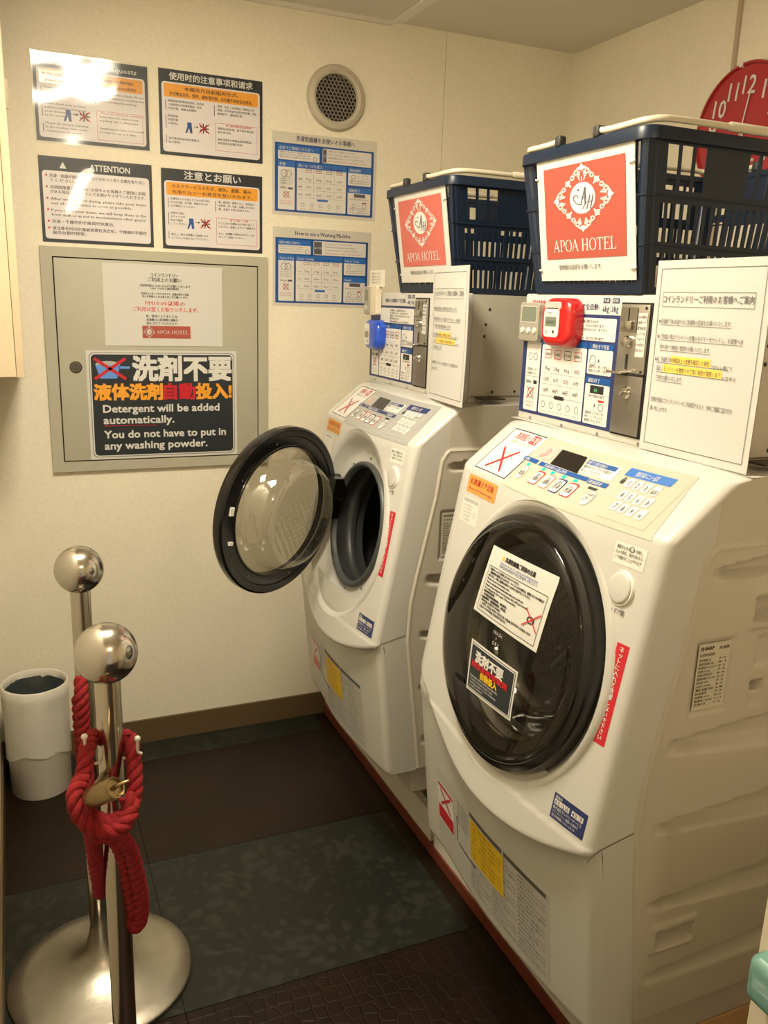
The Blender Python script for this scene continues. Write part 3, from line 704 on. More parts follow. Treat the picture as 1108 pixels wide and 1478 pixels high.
def inrect(x, z, x0, x1, z0, z1, e):   # smooth inside mask, e = edge width
    return sstep(x0, x0+e, x)*(1-sstep(x1-e, x1, x))*sstep(z0, z0+e, z)*(1-sstep(z1-e, z1, z))
def sideh(x, z):
    """outward (towards -y) relief of the stamped side panel"""
    h = 0
    if z < 1.097:
        d = min(x-seamx(z), (1.097-z)*1.0)
        r = .022
        dx_, dz_ = x-.868, 1.097-z
        if dx_ < r and dz_ < r: d = min(d, r-math.hypot(r-dx_, r-dz_))
        h = .0035*sstep(.001, .006, d) - .0012*sstep(.006, .012, d)
    for (x0, zb0, zt0, x1, zb1, zt1) in RIBS:
        if x < x0-.01: continue
        q = (x-x0)/(x1-x0); zb = zb0+(zb1-zb0)*q; zt = zt0+(zt1-zt0)*min(q, 1.25)
        if zb < z < zt:
            fz = (z-zb)/(zt-zb); h -= .019*sstep(0, .40, fz)*(1-sstep(.90, 1.0, fz))*sstep(x0-.01, x0+.035, x)*(1-sstep(1.36, 1.40, x))
    h -= .004*inrect(x, z, .866, .946, .836, .956, .007)
    h += .004*inrect(x, z, .958, 1.075, .958, 1.025, .006) - .028*inrect(x, z, .966, 1.065, .972, 1.014, .008)
    h -= .004*inrect(x, z, .984, 1.09, .896, .950, .006)
    h -= .003*inrect(x, z, .981, 1.011, .833, .878, .003) + .02*inrect(x, z, .984, 1.008, .858, .876, .004)
    h += .004*inrect(x, z, .848, .944, .430, .487, .006) - .022*inrect(x, z, .858, .935, .438, .474, .008)
    return h
machine_cache = {}
def washer(idx, dy, label, opened):
    root = thing('washing_machine', (1.1, 1.16+dy, .235), label, 'washing machine', 'coin washing machines')
    P = lambda p: (p[0], p[1]+dy, p[2])
    def put(name, key, mk, m, parent=root, smooth=False, auto=None, lab=None):
        """build once, then share mesh data for the second machine"""
        if key in machine_cache:
            o = bpy.data.objects.new(name, machine_cache[key]); COL.objects.link(o); o.parent = parent
            if any(q in name for q in ('lettering', 'marks', 'screws')): o['kind'] = 'stuff'
        else:
            b = MB(); mk(b); b.v = [P(q) for q in b.v]; o = obj(name, b, m, parent, smooth, auto); machine_cache[key] = o.data
        if lab: o['label'] = lab
        return o
    # -- upper front cover
    def mk(b):
        ys = [Y1+.015*(1-math.cos(PI/2*i/5)) for i in range(5)] + [Y1+.015+(1.40-Y1-.015)*i/105 for i in range(106)] + [1.40+.075*math.sin(PI/2*i/12) for i in range(1, 13)]
        zs = [.58+(.012*(i/4)) for i in range(4)] + [.592+(1.07-.592)*i/95 for i in range(95)] + [1.07+.12*i/44 for i in range(45)]
        def rz(y, z): return z if z > .71 else zsplit(y)+(z-.58)*(.71-zsplit(y))/.13
        idxs = {}; keep = {}
        n0 = len(b.v); W = len(ys)
        ins = []
        for z in zs:
            for y in ys:
                zz = rz(y, z); yy = y
                u, v = -(yy-DC.y), (zz-DC.z)*L_/1.0*1.0
                rr = math.hypot(u, v); a = rr < RH
                ins.append(rr)
                b.v.append((fx(yy, zz), yy, zz))
        for j in range(len(zs)-1):
            for i in range(W-1):
                q = (j*W+i, j*W+i+1, (j+1)*W+i+1, (j+1)*W+i)
                if all(ins[k] < RH for k in q): continue
                b.f.append(tuple(n0+k for k in q)[::-1])
                for k in q:
                    if ins[k] < RH:
                        x, y, z = b.v[n0+k]; s_ = RH/ins[k]
                        if k not in keep:
                            y2 = DC.y+(y-DC.y)*s_; z2 = DC.z+(z-DC.z)*s_; keep[k] = 1; b.v[n0+k] = (fx(y2, z2), y2, z2)
        # side strips and underside
        zz = [.0]*1
        for ye in (Y1, Y2):
            m = 60; z0_ = zsplit(ye); n = len(b.v); nc = 5
            for i in range(m+1):
                z = z0_+(1.166-z0_)*i/m
                for c in range(nc+1):
                    x0_ = fx(ye, z); x1_ = max(seamx(z)-.0004, x0_+.001); x = x0_+(x1_-x0_)*c/nc
                    zl = zside(x, ye); zz_ = z if z > .74 else zl+(z-z0_)*(.74-zl)/(.74-z0_)
                    b.v.append((x, ye, zz_))
                b.v.append((x1_, ye+(.002 if ye == Y1 else -.002), zz_))
            W2 = nc+2
            for i in range(m):
                for c in range(nc+1): b.f.append((n+W2*i+c, n+W2*i+c+1, n+W2*(i+1)+c+1, n+W2*(i+1)+c))
        m = 40
        n = len(b.v)
        for i in range(m+1):
            y = Y1+(Y2-Y1)*i/m; z = zsplit(y); x = fx(y, z); b.v.append((x, y, z)); b.v.append((x+.05, y, z))
        for i in range(m): b.f.append((n+2*i, n+2*i+1, n+2*i+3, n+2*i+2))
    put('front_cover', 'cover', mk, M_white, smooth=True, auto=50)
    # -- dish behind the door
    def tp(a, bb, h): return DC+DE1*a+DE2*bb+DN*h
    def mk(b):
        n = len(b.v); pr = [(1.0, 1), (.985, 2), (.96, 3), (.90, 4), (.82, 5), (.74, 6)]; seg = 96
        radii = [RH, .228, .215, .200, .188, .180, .158]; dep = [0, -.004, -.018, -.033, -.040, -.042, -.043]
        for r, h in zip(radii, dep):
            for k in range(seg):
                a = 2*PI*k/seg; u, v = r*math.cos(a), r*math.sin(a)
                if r == RH:
                    y = DC.y-u; z = DC.z+v/L_*L_*1.0
                    s_ = 1.0; b.v.append((fx(y, z)+.0002, y, z))
                else: b.v.append(tuple(tp(u, v, h)))
        for i in range(len(radii)-1):
            for k in range(seg): b.f.append((n+i*seg+k, n+i*seg+(k+1) % seg, n+(i+1)*seg+(k+1) % seg, n+(i+1)*seg+k))
    put('door_recess', 'dish', mk, M_white, smooth=True)
    def mk(b): b.lathe([(.160, -.043), (.159, -.034), (.153, -.031), (.147, -.034), (.144, -.045)], DC, DN, 64)
    put('door_gasket', 'gasket', mk, M_gasket, smooth=True)
    def mk(b): b.lathe([(.145, -.043), (.149, -.060), (.149, -.075), (.142, -.080), (.139, -.088), (.143, -.10), (.150, -.103), (.151, -.125)], DC, DN, 64)
    put('inner_bellows', 'bellows', mk, mat('bellows_rubber', (.028, .031, .030), .45), smooth=True, auto=40)
    def mk(b):
        b.lathe([(.150, -.12), (.205, -.125), (.225, -.15), (.225, -.42), (.0, -.43)], DC, DN, 48)
    dm = put('drum', 'drum', mk, M_drum, smooth=True, auto=40)
    for k in range(3):
        def mk(b, k=k):
            a = k*2*PI/3+.5; c = Vector(tp(.19*math.cos(a), .19*math.sin(a), 0))
            pth = [c+DN*(-.16-.24*i/6) for i in range(7)]; b.tube(pth, [.008, .02, .026, .028, .026, .02, .01], 8)
        put('drum_paddle', 'paddle%d' % k, mk, M_gasket, dm, smooth=True)
    def mk(b):
        for k in range(10):
            a = k*2*PI/10+.3; b.lathe([(0, .0035), (.0022, .003), (.003, 0)], tp(.170*math.cos(a), .170*math.sin(a), -.0425), DN, 8)
    put('recess_screws', 'dscrews', mk, mat('screw_metal', (.25, .22, .18), .4, metal=.8))
    # -- lower front panel
    def mk(b):
        ys = [Y1+.015*(1-math.cos(PI/2*i/5)) for i in range(5)] + [Y1+.015+(1.40-Y1-.015)*i/40 for i in range(41)] + [1.40+.075*math.sin(PI/2*i/10) for i in range(1, 11)]
        zs = [.305, .3065, .311] + [.32+.39*i/26 for i in range(27)]
        n = len(b.v)
        for z in zs:
            e = .006*(1-math.sqrt(max(0, 1-((.311-z)/.006)**2))) if z < .311 else 0
            for y in ys: b.v.append((prof(z, False)+off(y)+.006+e, y, z))
        W = len(ys)
        for j in range(len(zs)-1):
            for i in range(W-1): b.f.append((n+j*W+i, n+(j+1)*W+i, n+(j+1)*W+i+1, n+j*W+i+1))
        for ye in (Y1, Y2):
            m = 40; n = len(b.v); nc = 5
            for i in range(m+1):
                z = .305+(.64-.305)*i/m
                for c in range(nc+1):
                    x0_ = prof(z, False)+off(ye)+.006; x1_ = max(seamx(z)-.0004, x0_+.001); x = x0_+(x1_-x0_)*c/nc
                    zl = zside(x, ye)-.0012; zz_ = z if z < .58 else .58+(z-.58)*(zl-.58)/.06
                    b.v.append((x, ye, zz_))
                b.v.append((x1_, ye+(.002 if ye == Y1 else -.002), zz_))
            W2 = nc+2
            for i in range(m):
                for c in range(nc+1): b.f.append((n+W2*i+c, n+W2*i+c+1, n+W2*(i+1)+c+1, n+W2*(i+1)+c))
        n = len(b.v)
        for i in range(W): b.v.append((prof(.305, False)+off(ys[i])+.012, ys[i], .305)); b.v.append((.84, ys[i], .305))
        for i in range(W-1): b.f.append((n+2*i, n+2*i+1, n+2*i+3, n+2*i+2))
    put('lower_front_panel', 'lower', mk, M_lower, smooth=True, auto=50)
    # small black shadow line where cover and lower panel meet on the side
    def mk(b):
        pts = [(.713, .634), (.722, .642), (.735, .648), (.760, .654), (.795, .662)]
        for (a, c), (d, e) in zip(pts, pts[1:]):
            b.poly([(a, Y1-.0006, c-.0009), (d, Y1-.0006, e-.0009), (d, Y1-.0006, e+.0009), (a, Y1-.0006, c+.0009)])
    put('side_seam', 'sseam', mk, mat('seam_shadow', (.12, .09, .06), .7))
    # -- near side panel (stamped)
    def mk(b):
        nz = 250; nx = 170; n = len(b.v)
        for j in range(nz+1):
            z = .310+(1.189-.310)*j/nz; x0_ = max(seamx(z)-.003, prof(z)+.015)
            for i in range(nx+1):
                x = x0_+(1.44-x0_)*(i/nx)**1.25; b.v.append((x, Y1-(sideh(x, z) if x > seamx(z) else -.0012), z))
        W = nx+1
        for j in range(nz):
            for i in range(nx): b.f.append((n+j*W+i, n+j*W+i+1, n+(j+1)*W+i+1, n+(j+1)*W+i))
        # top, back, far side, bottom
        b.poly([(.93, Y1, 1.189), (1.44, Y1, 1.189), (1.44, Y2, 1.189), (.93, Y2, 1.189)])
        b.poly([(1.44, Y1, .31), (1.44, Y2, .31), (1.44, Y2, 1.189), (1.44, Y1, 1.189)])
        b.poly([(fx(Y2, .31, False)+.01, Y2-.001, .31)] + [(fx(Y2, q)+.004, Y2-.001, q) for q in (.71, .9, 1.08, 1.10, 1.13, 1.16, 1.175, 1.185)] + [(1.44, Y2-.001, 1.189), (1.44, Y2-.001, .31)])
        b.poly([(.80, Y1, .31), (.80, Y2, .31), (1.44, Y2, .31), (1.44, Y1, .31)])
    sd = put('side_panel', 'side', mk, M_side, smooth=True, auto=42)
    def mk(b):
        b.box(.962, 1.30, Y1+.004, Y2-.004, 1.186, 1.1905)
    put('top_panel', 'top', mk, M_white)
    def mk(b): b.bbox(.83, 1.42, Y1+.010, Y2-.010, .235, .312, r=.006)
    put('chassis', 'chassis', mk, M_side, smooth=True, auto=40)
    for i, (fx_, fy_) in enumerate(()):
        def mk(b, fx_=fx_, fy_=fy_): b.lathe([(.0, .2352), (.022, .2352), (.022, .225), (.028, .22), (.028, .112), (.0, .112)], (fx_, fy_, 0), (0, 0, 1), 16)
        put('foot', 'foot%d' % i, mk, M_dark, smooth=True, auto=40)
    # rating label on the side
    if True:
        f = lambda u, v, d: (.873+u, Y1-d, .845+v)
        def mk(b): b.rect(f, 0, 0, .060, .104, .0012)
        rl = put('rating_label', 'rl', mk, mat('label_foil', (.60, .56, .46), .4), lab='printed rating label')
        def mk(b):
            b.text(f, 'SHARP', .003, .094, .0080, .0018, fit=.026, bold=.03); b.text(f, '全自動電気洗濯乾燥機', .003, .085, .005, .0018, fit=.028)
            for i in range(13): b.text(f, ['標準洗濯容量 7.0kg', '標準乾燥容量 3.5kg', '電源電圧 AC100V', '周波数 50-60Hz', '定格消費電力', '電動機 300W', '電熱装置 1080W', '水道水圧 0.03-0.8MPa', '製造年', '製造番号', '洗濯時 90W', '乾燥時 1100W', '注意 感電に注意'][i], .003, .077-.0058*i, .0045, .0018, fit=.022+.006*(i % 3)); b.text(f, '%d.%d' % (7+i % 3, i), .040, .077-.0058*i, .0045, .0018, fit=.014)
            b.text(f, '洗濯機', .038, .093, .0055, .0018, fit=.020)
        put('rating_lettering', 'rt', mk, M_ink, rl)
    # -- surface frames: u to the viewer's right (towards -y), v up
    def sf(yl, z0, up=True, e=.0004):
        return lambda u, v, d: (fx(yl-u, z0+v, up)+(0 if up else .006)-d-e, yl-u, z0+v)
    # control overlay
    f = sf(1.262, 1.1065)
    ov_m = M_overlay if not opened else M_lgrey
    b = MB()
    def ovf(a, c): # trapezoid overlay
        z = 1.1005+(1.182-1.1005)*c; yl = 1.262+(1.336-1.262)*c if False else 1.262+.012*c; yr = .878+.022*c
        y = yl+(yr-yl)*a; return P((fx(y, z)-.0008, y, z))
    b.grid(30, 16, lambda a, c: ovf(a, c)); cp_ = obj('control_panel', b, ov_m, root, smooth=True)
    if opened: cp_['label'] = 'grey control panel, unlit'
    else: cp_['label'] = 'cream control panel with lit lamps'
    def sub(name, fill, m, par=None):
        b = MB(); fill(b); b.v = [P(q) for q in b.v]; return obj(name, b, m, par or cp_)
    g = lambda y, z: (lambda u, v, d: (fx(y-u, z+v)-d-.0008, y-u, z+v))
    O = lambda u, v, d: (fx(-u, v)-d-.0008, -u, v)      # absolute: u = -y, v = z
    R = lambda b, y0, z0, y1, z1, d, n=2: b.rect(O, -y0, z0, -y1, z1, d, n)
    # keypad
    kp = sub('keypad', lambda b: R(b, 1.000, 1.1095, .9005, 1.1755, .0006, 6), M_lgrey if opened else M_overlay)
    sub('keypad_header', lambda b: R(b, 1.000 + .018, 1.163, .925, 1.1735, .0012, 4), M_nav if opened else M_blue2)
    def mk(b):
        b.text(O, '簡易洗濯メニュー設定', -.998, 1.1655, .007, .0018, fit=.045)
    sub('keypad_header_lettering', mk, M_wprint)
    keys = [(.9941, 1.1558), (.9763, 1.1552), (.9586, 1.1548), (.9402, 1.1542), (.986, 1.1405), (.9695, 1.1403), (.9513, 1.1396), (.9336, 1.1396), (.9787, 1.1267), (.9621, 1.1260), (.9444, 1.1256), (.926, 1.1251)]
    kb = MB(); kn = MB(); kl = MB()
    for i, (y, z) in enumerate(keys):
        kk = MB(); kk.rrect(O, -y-.0065, z-.0055, -y+.0065, z+.0055, .0016, .002, 2)
        if i == 11: kn.rrect(O, -y-.0085, z-.0072, -y+.0085, z+.0072, .0012, .003, 2)
        else: kn.rrect(O, -y-.0075, z-.0065, -y+.0075, z+.0065, .0010, .0025, 2)
        kk.v = [P(q) for q in kk.v]; obj('key', kk, M_wprint, cp_)
        kl.text(O, ['1', '2', '3', '設定', '4', '5', '6', '0', '7', '8', '9', 'OK'][i], -y, z-.0035, .0095 if i not in (3, 11) else .0055, .0021, align='C', bold=.02)
    kl.rect(O, -1.0125, 1.153, -1.0060, 1.158, .0021); kl.ring(O, -1.0093, 1.159, .0012, .0024, .0021, 10)
    kn.v = [P(q) for q in kn.v]; kl.v = [P(q) for q in kl.v]
    obj('key_borders', kn, M_grey, cp_); obj('key_digits', kl, M_ink, cp_)
    # display, badge, info box
    sub('display', lambda b: b.poly([O(-1.197, 1.1715, .0014), O(-1.190, 1.1490, .0014), O(-1.1080, 1.1485, .0014), O(-1.1220, 1.1715, .0014)]), M_black)
    sub('badge', lambda b: b.rrect(O, -1.258, 1.151, -1.202, 1.1705, .0008, .008), M_grey)
    sub('badge_mark', lambda b: (b.ring(O, -1.226, 1.162, .003, .006, .0014), b.text(O, '節水', -1.24, 1.153, .007, .0014)), M_bgold)
    sub('info_box', lambda b: b.rrect(O, -1.112, 1.1510, -1.032, 1.1700, .0008, .003), M_wprint)
    def mk(b):
        R(b, 1.112, 1.1635, 1.040, 1.1695, .0012); R(b, 1.2765, 1.1425, 1.2257, 1.1480, .0012); R(b, 1.2178, 1.1425, 1.0740, 1.1480, .0012, 4); R(b, 1.0713, 1.1415, 1.026, 1.1475, .0012)
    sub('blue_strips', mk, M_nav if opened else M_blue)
    def mk(b):
        b.text(O, '使用する洗剤は自動投入', -1.110, 1.1645, .005, .0018, fit=.05); b.text(O, '洗濯乾燥', -1.272, 1.1435, .0042, .0018); b.text(O, '洗濯乾燥から選ぶ場合', -1.20, 1.1435, .0045, .0018, fit=.07); b.text(O, '乾燥設定', -1.068, 1.1427, .0045, .0018, fit=.03)
    sub('strip_lettering', mk, M_wprint)
    def mk(b):
        b.text(O, '電源を入れてから料金を', -1.110, 1.1585, .005, .0014, fit=.066); b.text(O, '投入してください', -1.108, 1.1530, .005, .0014, fit=.05); R(b, 1.058, 1.1355, 1.038, 1.1385, .0014, 1)
    sub('info_lettering', mk, M_ink)
    leds = [(1.2444, 1.1385), (1.1919, 1.1395), (1.1607, 1.1395), (1.1277, 1.1395), (1.0961, 1.1395)]
    for y, z in leds:
        sub('indicator_lamp', lambda b: b.rrect(O, -y-.0045, z-.0018, -y+.0045, z+.0022, .0014, .001, 2), M_grey if opened else M_led)
    for i, (y, z) in enumerate([(1.238, 1.1260), (1.187, 1.1265), (1.154, 1.1268), (1.1213, 1.1265), (1.0893, 1.1262), (1.0384, 1.1245)]):
        rr = .0125 if i in (1, 2, 3, 4) else .010
        sub('button_border', lambda b: (b.rrect(O, -y-rr, z-.0095, -y+rr, z+.0100, .0008, .003, 2) if i in (1, 2, 3, 4) else b.disc(O, -y, z, .0115, .0008, 20, .0105)), {0: M_grey, 1: M_sred, 2: M_bgold, 3: M_nav, 4: M_sred, 5: M_grey}[i])
        bt = sub('button', lambda b: (b.rrect(O, -y-rr+.0015, z-.0080, -y+rr-.0015, z+.0085, .0018, .003, 2) if i in (1, 2, 3, 4) else b.disc(O, -y, z, .0098, .0018, 20, .009)), M_wprint)
        def mk(b):
            tx = ['電源', '洗濯乾燥', '洗濯乾燥', '洗濯', '乾燥', 'スタート'][i]
            b.text(O, tx, -y, z-.003, .007, .0023, align='C', fit=.016, bold=.01); b.text(O, ['切', '標準', '小物', '標準', '30分', '一時停止'][i], -y, z+.003, .0048, .0023, align='C')
        sub('button_lettering', mk, M_ink)
    # no-powder sticker on the slope
    def flatst(name, y0, z0, y1, z1, m, border, d=.0004, n=8, r=.004, par=root, up=True):
        q = lambda u, v, dd: (fx(-u, v, up)+(0 if up else .006)-dd, -u, v)
        bb = MB(); bb.grid(n, n, lambda a, c: P(q(-(y0+(y1-y0)*a), z0+(z1-z0)*c, d)))
        o = obj(name, bb, m, par, smooth=True)
        return o, q
    st, q = flatst('no_powder_sticker', 1.392, 1.108, 1.268, 1.1795, mat('sticker_border', (.05, .045, .05), .4), None)
    st['label'] = 'white sticker with a red cross over a powder picture'
    def mk(b): b.grid(8, 8, lambda a, c: q(-(1.3885+(1.2715-1.3885)*a), 1.1095+(1.178-1.1095)*c, .0009))
    sub('sticker_field', mk, M_wprint, st)
    def mk(b):
        b.text(q, '洗剤投入', -1.366, 1.1655, .012, .0014, fit=.052, bold=.02); R2 = b.rect(q, -1.311, 1.1635, -1.284, 1.1765, .0014, 2)
        b.cross(q, -1.334, 1.132, .058, .034, .0035, .0024)
    sub('red_lettering', mk, M_sred, st)
    def mk(b):
        b.text(q, '洗剤を投入しないでください', -1.366, 1.158, .006, .0014, fit=.082, bold=.01)
        b.ring(q, -1.338, 1.129, .014, .0155, .0014, 20); b.ring(q, -1.325, 1.133, .010, .0115, .0014, 20); b.line(q, -1.36, 1.130, -1.31, 1.130, .001, .0014)
    sub('grey_picture', mk, M_grey, st)
    sub('white_lettering', lambda b: b.text(q, '不要', -1.3095, 1.1655, .0115, .0020, fit=.024, bold=.02), M_wprint, st)
    # orange sticker, small label
    st, q = flatst('orange_sticker', 1.394, 1.060, 1.277, 1.094, mat('sticker_orange', (.58, .30, .07), .45), None)
    def mk(b): b.text(q, 'お洗濯ドア注意', -1.385, 1.078, .013, .001, fit=.095, bold=.015); b.text(q, 'Please close the door tightly', -1.385, 1.067, .006, .001, fit=.095)
    sub('sticker_lettering', mk, M_sred, st)
    st, q = flatst('instruction_label', 1.398, 1.003, 1.330, 1.051, mat('pale_label', (.70, .68, .62), .4), None)
    def mk(b):
        b.rect(q, -1.394, 1.0425, -1.336, 1.0490, .0008, 3)
        for i in range(5): b.text(q, 'ドラム内の洗濯物を確認', -1.393, 1.034-.0065*i, .005, .001, fit=.034)
        b.ring(q, -1.344, 1.022, .004, .005, .001, 12)
    sub('label_lettering', mk, M_grey, st)
    # label above the button
    st, q = flatst('door_label', .9365, 1.0555, .878, 1.0865, mat('clear_label', (.74, .72, .66), .35), None)
    def mk(b):
        for i in range(3): b.text(q, ['運転を止めるには を押し、', 'ロック表示、熱が冷めると', 'ドアを開けることができます'][i], -.9335, 1.078-.0075*i, .0062, .001, fit=.050, bold=.01)
        b.ring(q, -.905, 1.081, .0035, .0043, .001, 14)
    sub('label_lettering', mk, M_inkg, st)
    # round push button
    def mk(b): b.lathe([(0, .0030), (.019, .0035), (.0222, .0026), (.0232, .001), (.0232, -.01)], (fx(.910, 1.0237)-.0, .910, 1.0237), DN, 40)
    pb = put('door_button', 'dbtn', mk, M_white, smooth=True, auto=45)
    def mk(b): b.lathe([(.0235, .0006), (.0262, .0010), (.0270, -.004)], (fx(.910, 1.0237), .910, 1.0237), DN, 40)
    put('button_ring', 'dbr', mk, M_trim, smooth=True)
    def mk(b): b.text(lambda u, v, d: (fx(-u, v)-d, -u, v), '押・ドア開', -.924, .988, .009, .0012, fit=.032, bold=.02)
    put('button_lettering', 'dbl', mk, M_inkg)
    # red vertical label
    st, q = flatst('red_label', .890, .8005, .8672, .9505, M_sred, None, n=6)
    def mk(b):
        tx = 'ネットに入れて洗濯しないで下さい'
        for i, ch in enumerate(tx): b.text(q, ch, -.8785, .9395-.0088*i, .0092, .0010, align='C', bold=.03)
    sub('label_lettering', mk, M_wprint, st)
    st['label'] = 'narrow red vertical label'
    # blue contact label
    st, q = flatst('blue_label', .9335, .6567, .8630, .6963, M_nav, None, n=8)
    def mk(b):
        b.text(q, '連絡先', -.930, .6895, .0052, .001, bold=.01)
        for i in range(4): b.rect(q, -.930+.0082*i, .6795, -.930+.0082*i+.0075, .6880, .001)
        for i in range(3): b.rect(q, -.893+.0082*i, .6795, -.893+.0082*i+.0075, .6880, .001)
        b.text(q, '株式会社ランドリーサービス', -.930, .6725, .0062, .001, fit=.060, bold=.01); b.text(q, 'コインランドリー機器のお問合せ', -.930, .6665, .005, .001, fit=.055); b.text(q, '受付時間 9:00~18:00', -.930, .6605, .005, .001, fit=.050)
    sub('label_lettering', mk, M_wprint, st)
    def mk(b):
        for i in range(4): b.text(q, '0120'[i], -.9283+.0082*i, .6808, .0085, .0014, bold=.02)
        for i in range(3): b.text(q, '417'[i], -.8913+.0082*i, .6808, .0085, .0014, bold=.02)
    sub('label_digits', mk, M_nav, st)
    # lower labels
    st, q = flatst('caution_sheet', 1.364, .325, .944, .4970, mat('caution_grey', (.50, .50, .46), .4), None, up=False, n=14)
    def mk(b):
        for y0_, y1_ in ((1.195, 1.076), (1.070, .9515)): b.rect(q, -y0_, .488, -y1_, .4965, .0009, 4)
        b.rect(q, -1.262, .39, -1.258, .445, .0009); b.rect(q, -1.255, .385, -1.175, .389, .0009, 3)
        rr = random.Random(4)
        for c in range(3):
            for i in range(17):
                if c < 2 and i < 9 and c == 1 and False: continue
                x = -1.195+.083*c; z = .478-.009*i
                if c == 0 and z > .395: continue
                b.text(q, rr.choice(['お手入れの際は必ず電源プラグを抜いてください', '幼児には触らせないで事故の原因になります', '水や洗剤をかけたり近づけたりしないでください', '運転中はドアを開けないでください感電の恐れ']), x, z, .0065, .0009, fit=.078 if i % 3 else .05)
        for i in range(6): b.text(q, '使用上のご注意を必ずお読み下さい', -1.255, .478-.009*i, .0065, .0009, fit=.055)
    sub('caution_lettering', mk, M_inkg, st)
    def mk(b): b.grid(6, 4, lambda a, c: q(-(1.193+(1.071-1.193)*a), .400+.086*c+.0*a, .0012))
    sub('yellow_field', mk, M_yel, st)
    def mk(b):
        for i in range(8): b.text(q, '長い間使わないときは電源を切り水栓を閉めてください', -1.190, .476-.0100*i, .0075, .0016, fit=.113 if i % 4 else .08)
    sub('yellow_lettering', mk, mat('yellow_ink', (.28, .16, .01), .5), st)
    def mk(b): b.grid(4, 4, lambda a, c: q(-(1.358+(1.276-1.358)*a), .380+.090*c, .0012))
    sub('warning_field', mk, M_wprint, st)
    def mk(b):
        b.rect(q, -1.354, .385, -1.280, .415, .0016, 3); b.cross(q, -1.318, .438, .05, .036, .005, .0016); b.rect(q, -1.354, .460, -1.280, .466, .0016, 3)
    sub('warning_red_marks', mk, M_sred, st)
    # -- coin housing
    def mk(b):
        b.box(.957, 1.40, .905, 1.478, 1.188, 1.432)
    hb = put('coin_housing', 'house', mk, M_house)
    def mk(b): b.box(.962, 1.402, .9035, 1.479, 1.203, 1.2045)
    put('housing_seam', 'hseam', mk, mat('seam_shadow', (.12, .09, .06), .7), hb)
    def mk(b):
        for (x, z) in ((1.00, 1.400), (.992, 1.366), (1.02, 1.214), (1.08, 1.214), (1.14, 1.214), (.99, 1.34)): b.lathe([(0, .0015), (.003, .001), (.0035, 0)], (x, .905, z), (0, -1, 0), 8)
    put('housing_screws', 'hsc', mk, M_dark, hb)
    def mk(b): b.box(.970, 1.03, .862, .897, 1.2001, 1.2030)
    put('dark_slot', 'dslot', mk, mat('slot_dark', (.05, .035, .025), .6))
    def mk(b): b.bbox(.9455, .958, .905, 1.474, 1.188, 1.434, r=.004)
    fp = put('face_plate', 'fplate', mk, M_white, smooth=True, auto=40)
    pf = lambda u, v, d: (.9455-d, -u, v)
    def subp(name, fill, m, par=fp):
        b = MB(); fill(b); b.v = [P(q_) for q_ in b.v]; return obj(name, b, m, par)
    # printed chart
    ch = bpy.data.objects.new('instruction_chart', None); COL.objects.link(ch); ch.parent = root; ch.empty_display_size = .02
    q = (lambda u, v, d: P((.9455-d, 1.470-u, 1.2025+v)))
    # chart body is written with the shared layout
    info_plate(q, .292, .197, ch, navy=True)
    def mk(b):
        b.text(pf, '洗濯から乾燥まで全自動-', -1.372, 1.4085, .0115, .0006, fit=.135, bold=.015)
        for y, s_ in ((1.2225, '6㎏'), (1.1975, '3㎏')): b.text(pf, s_, -y-.006, 1.405, .0135, .0006, fit=.018, bold=.01)
        b.rect(pf, -1.228, 1.4195, -1.210, 1.4280, .0006); b.rect(pf, -1.203, 1.4195, -1.185, 1.4280, .0006); b.rect(pf, -1.2068, 1.404, -1.2062, 1.428, .0006)
    subp('plate_lettering', mk, M_nav)
    subp('capacity_lettering', lambda b: (b.text(pf, '洗濯', -1.226, 1.4213, .0065, .001, fit=.014), b.text(pf, '乾燥', -1.201, 1.4213, .0065, .001, fit=.014)), M_wprint)
    subp('maker_lettering', lambda b: b.text(pf, 'SHARP', -1.448, 1.4130, .0130, .0006, fit=.045, bold=.04), M_sred)
    def mk(b):
        for y in (1.427, 1.319, 1.211, 1.101): b.ring(pf, -y, 1.1935, .002, .0032, .0008, 10); b.text(pf, 'ツ', -y-.005, 1.1915, .0055, .0008)
    subp('screw_marks', mk, M_inkg)
    # coin mechanism
    def mk(b): b.box(.9438, .9470, 1.0995, 1.176, 1.2015, 1.4215)
    cm = put('coin_mechanism', 'coinb', mk, M_gap)
    def mk(b): b.bbox(.9405, .9445, 1.1025, 1.1735, 1.307, 1.4185, r=.0012)
    up_ = put('upper_plate', 'coinu', mk, M_coin, cm, smooth=True, auto=40)
    def mk(b): b.bbox(.9405, .9445, 1.1025, 1.1735, 1.205, 1.3035, r=.0012)
    put('lower_door', 'coinl', mk, M_coin2, cm, smooth=True, auto=40)
    cf = lambda u, v, d: (.9405-d, -u, v)
    def mk(b):
        b.rect(cf, -1.1700, 1.374, -1.1290, 1.4135, .0010)
    put('slot_plate', 'cslotp', mk, mat('slot_plate_metal', (.36, .34, .30), .3, metal=.9), cm)
    def mk(b):
        b.rect(cf, -1.1515, 1.381, -1.1490, 1.412, .0016); b.rect(cf, -1.1490, 1.313, -1.1440, 1.338, .0010); b.rect(cf, -1.1755, 1.3035, -1.1025, 1.3068, .0004)
        for y, z in ((1.1095, 1.413), (1.1085, 1.3115)): b.disc(cf, -y, z, .0025, .0012, 10)
    put('slot_marks', 'cslot', mk, M_gap, cm)
    def mk(b):
        b.lathe([(0, .011), (.0078, .010), (.0095, .006), (.0095, 0)], (.9405, 1.1465, 1.3585), (-1, 0, 0), 24)
    put('coin_button', 'cbut', mk, M_steel, cm, smooth=True, auto=40)
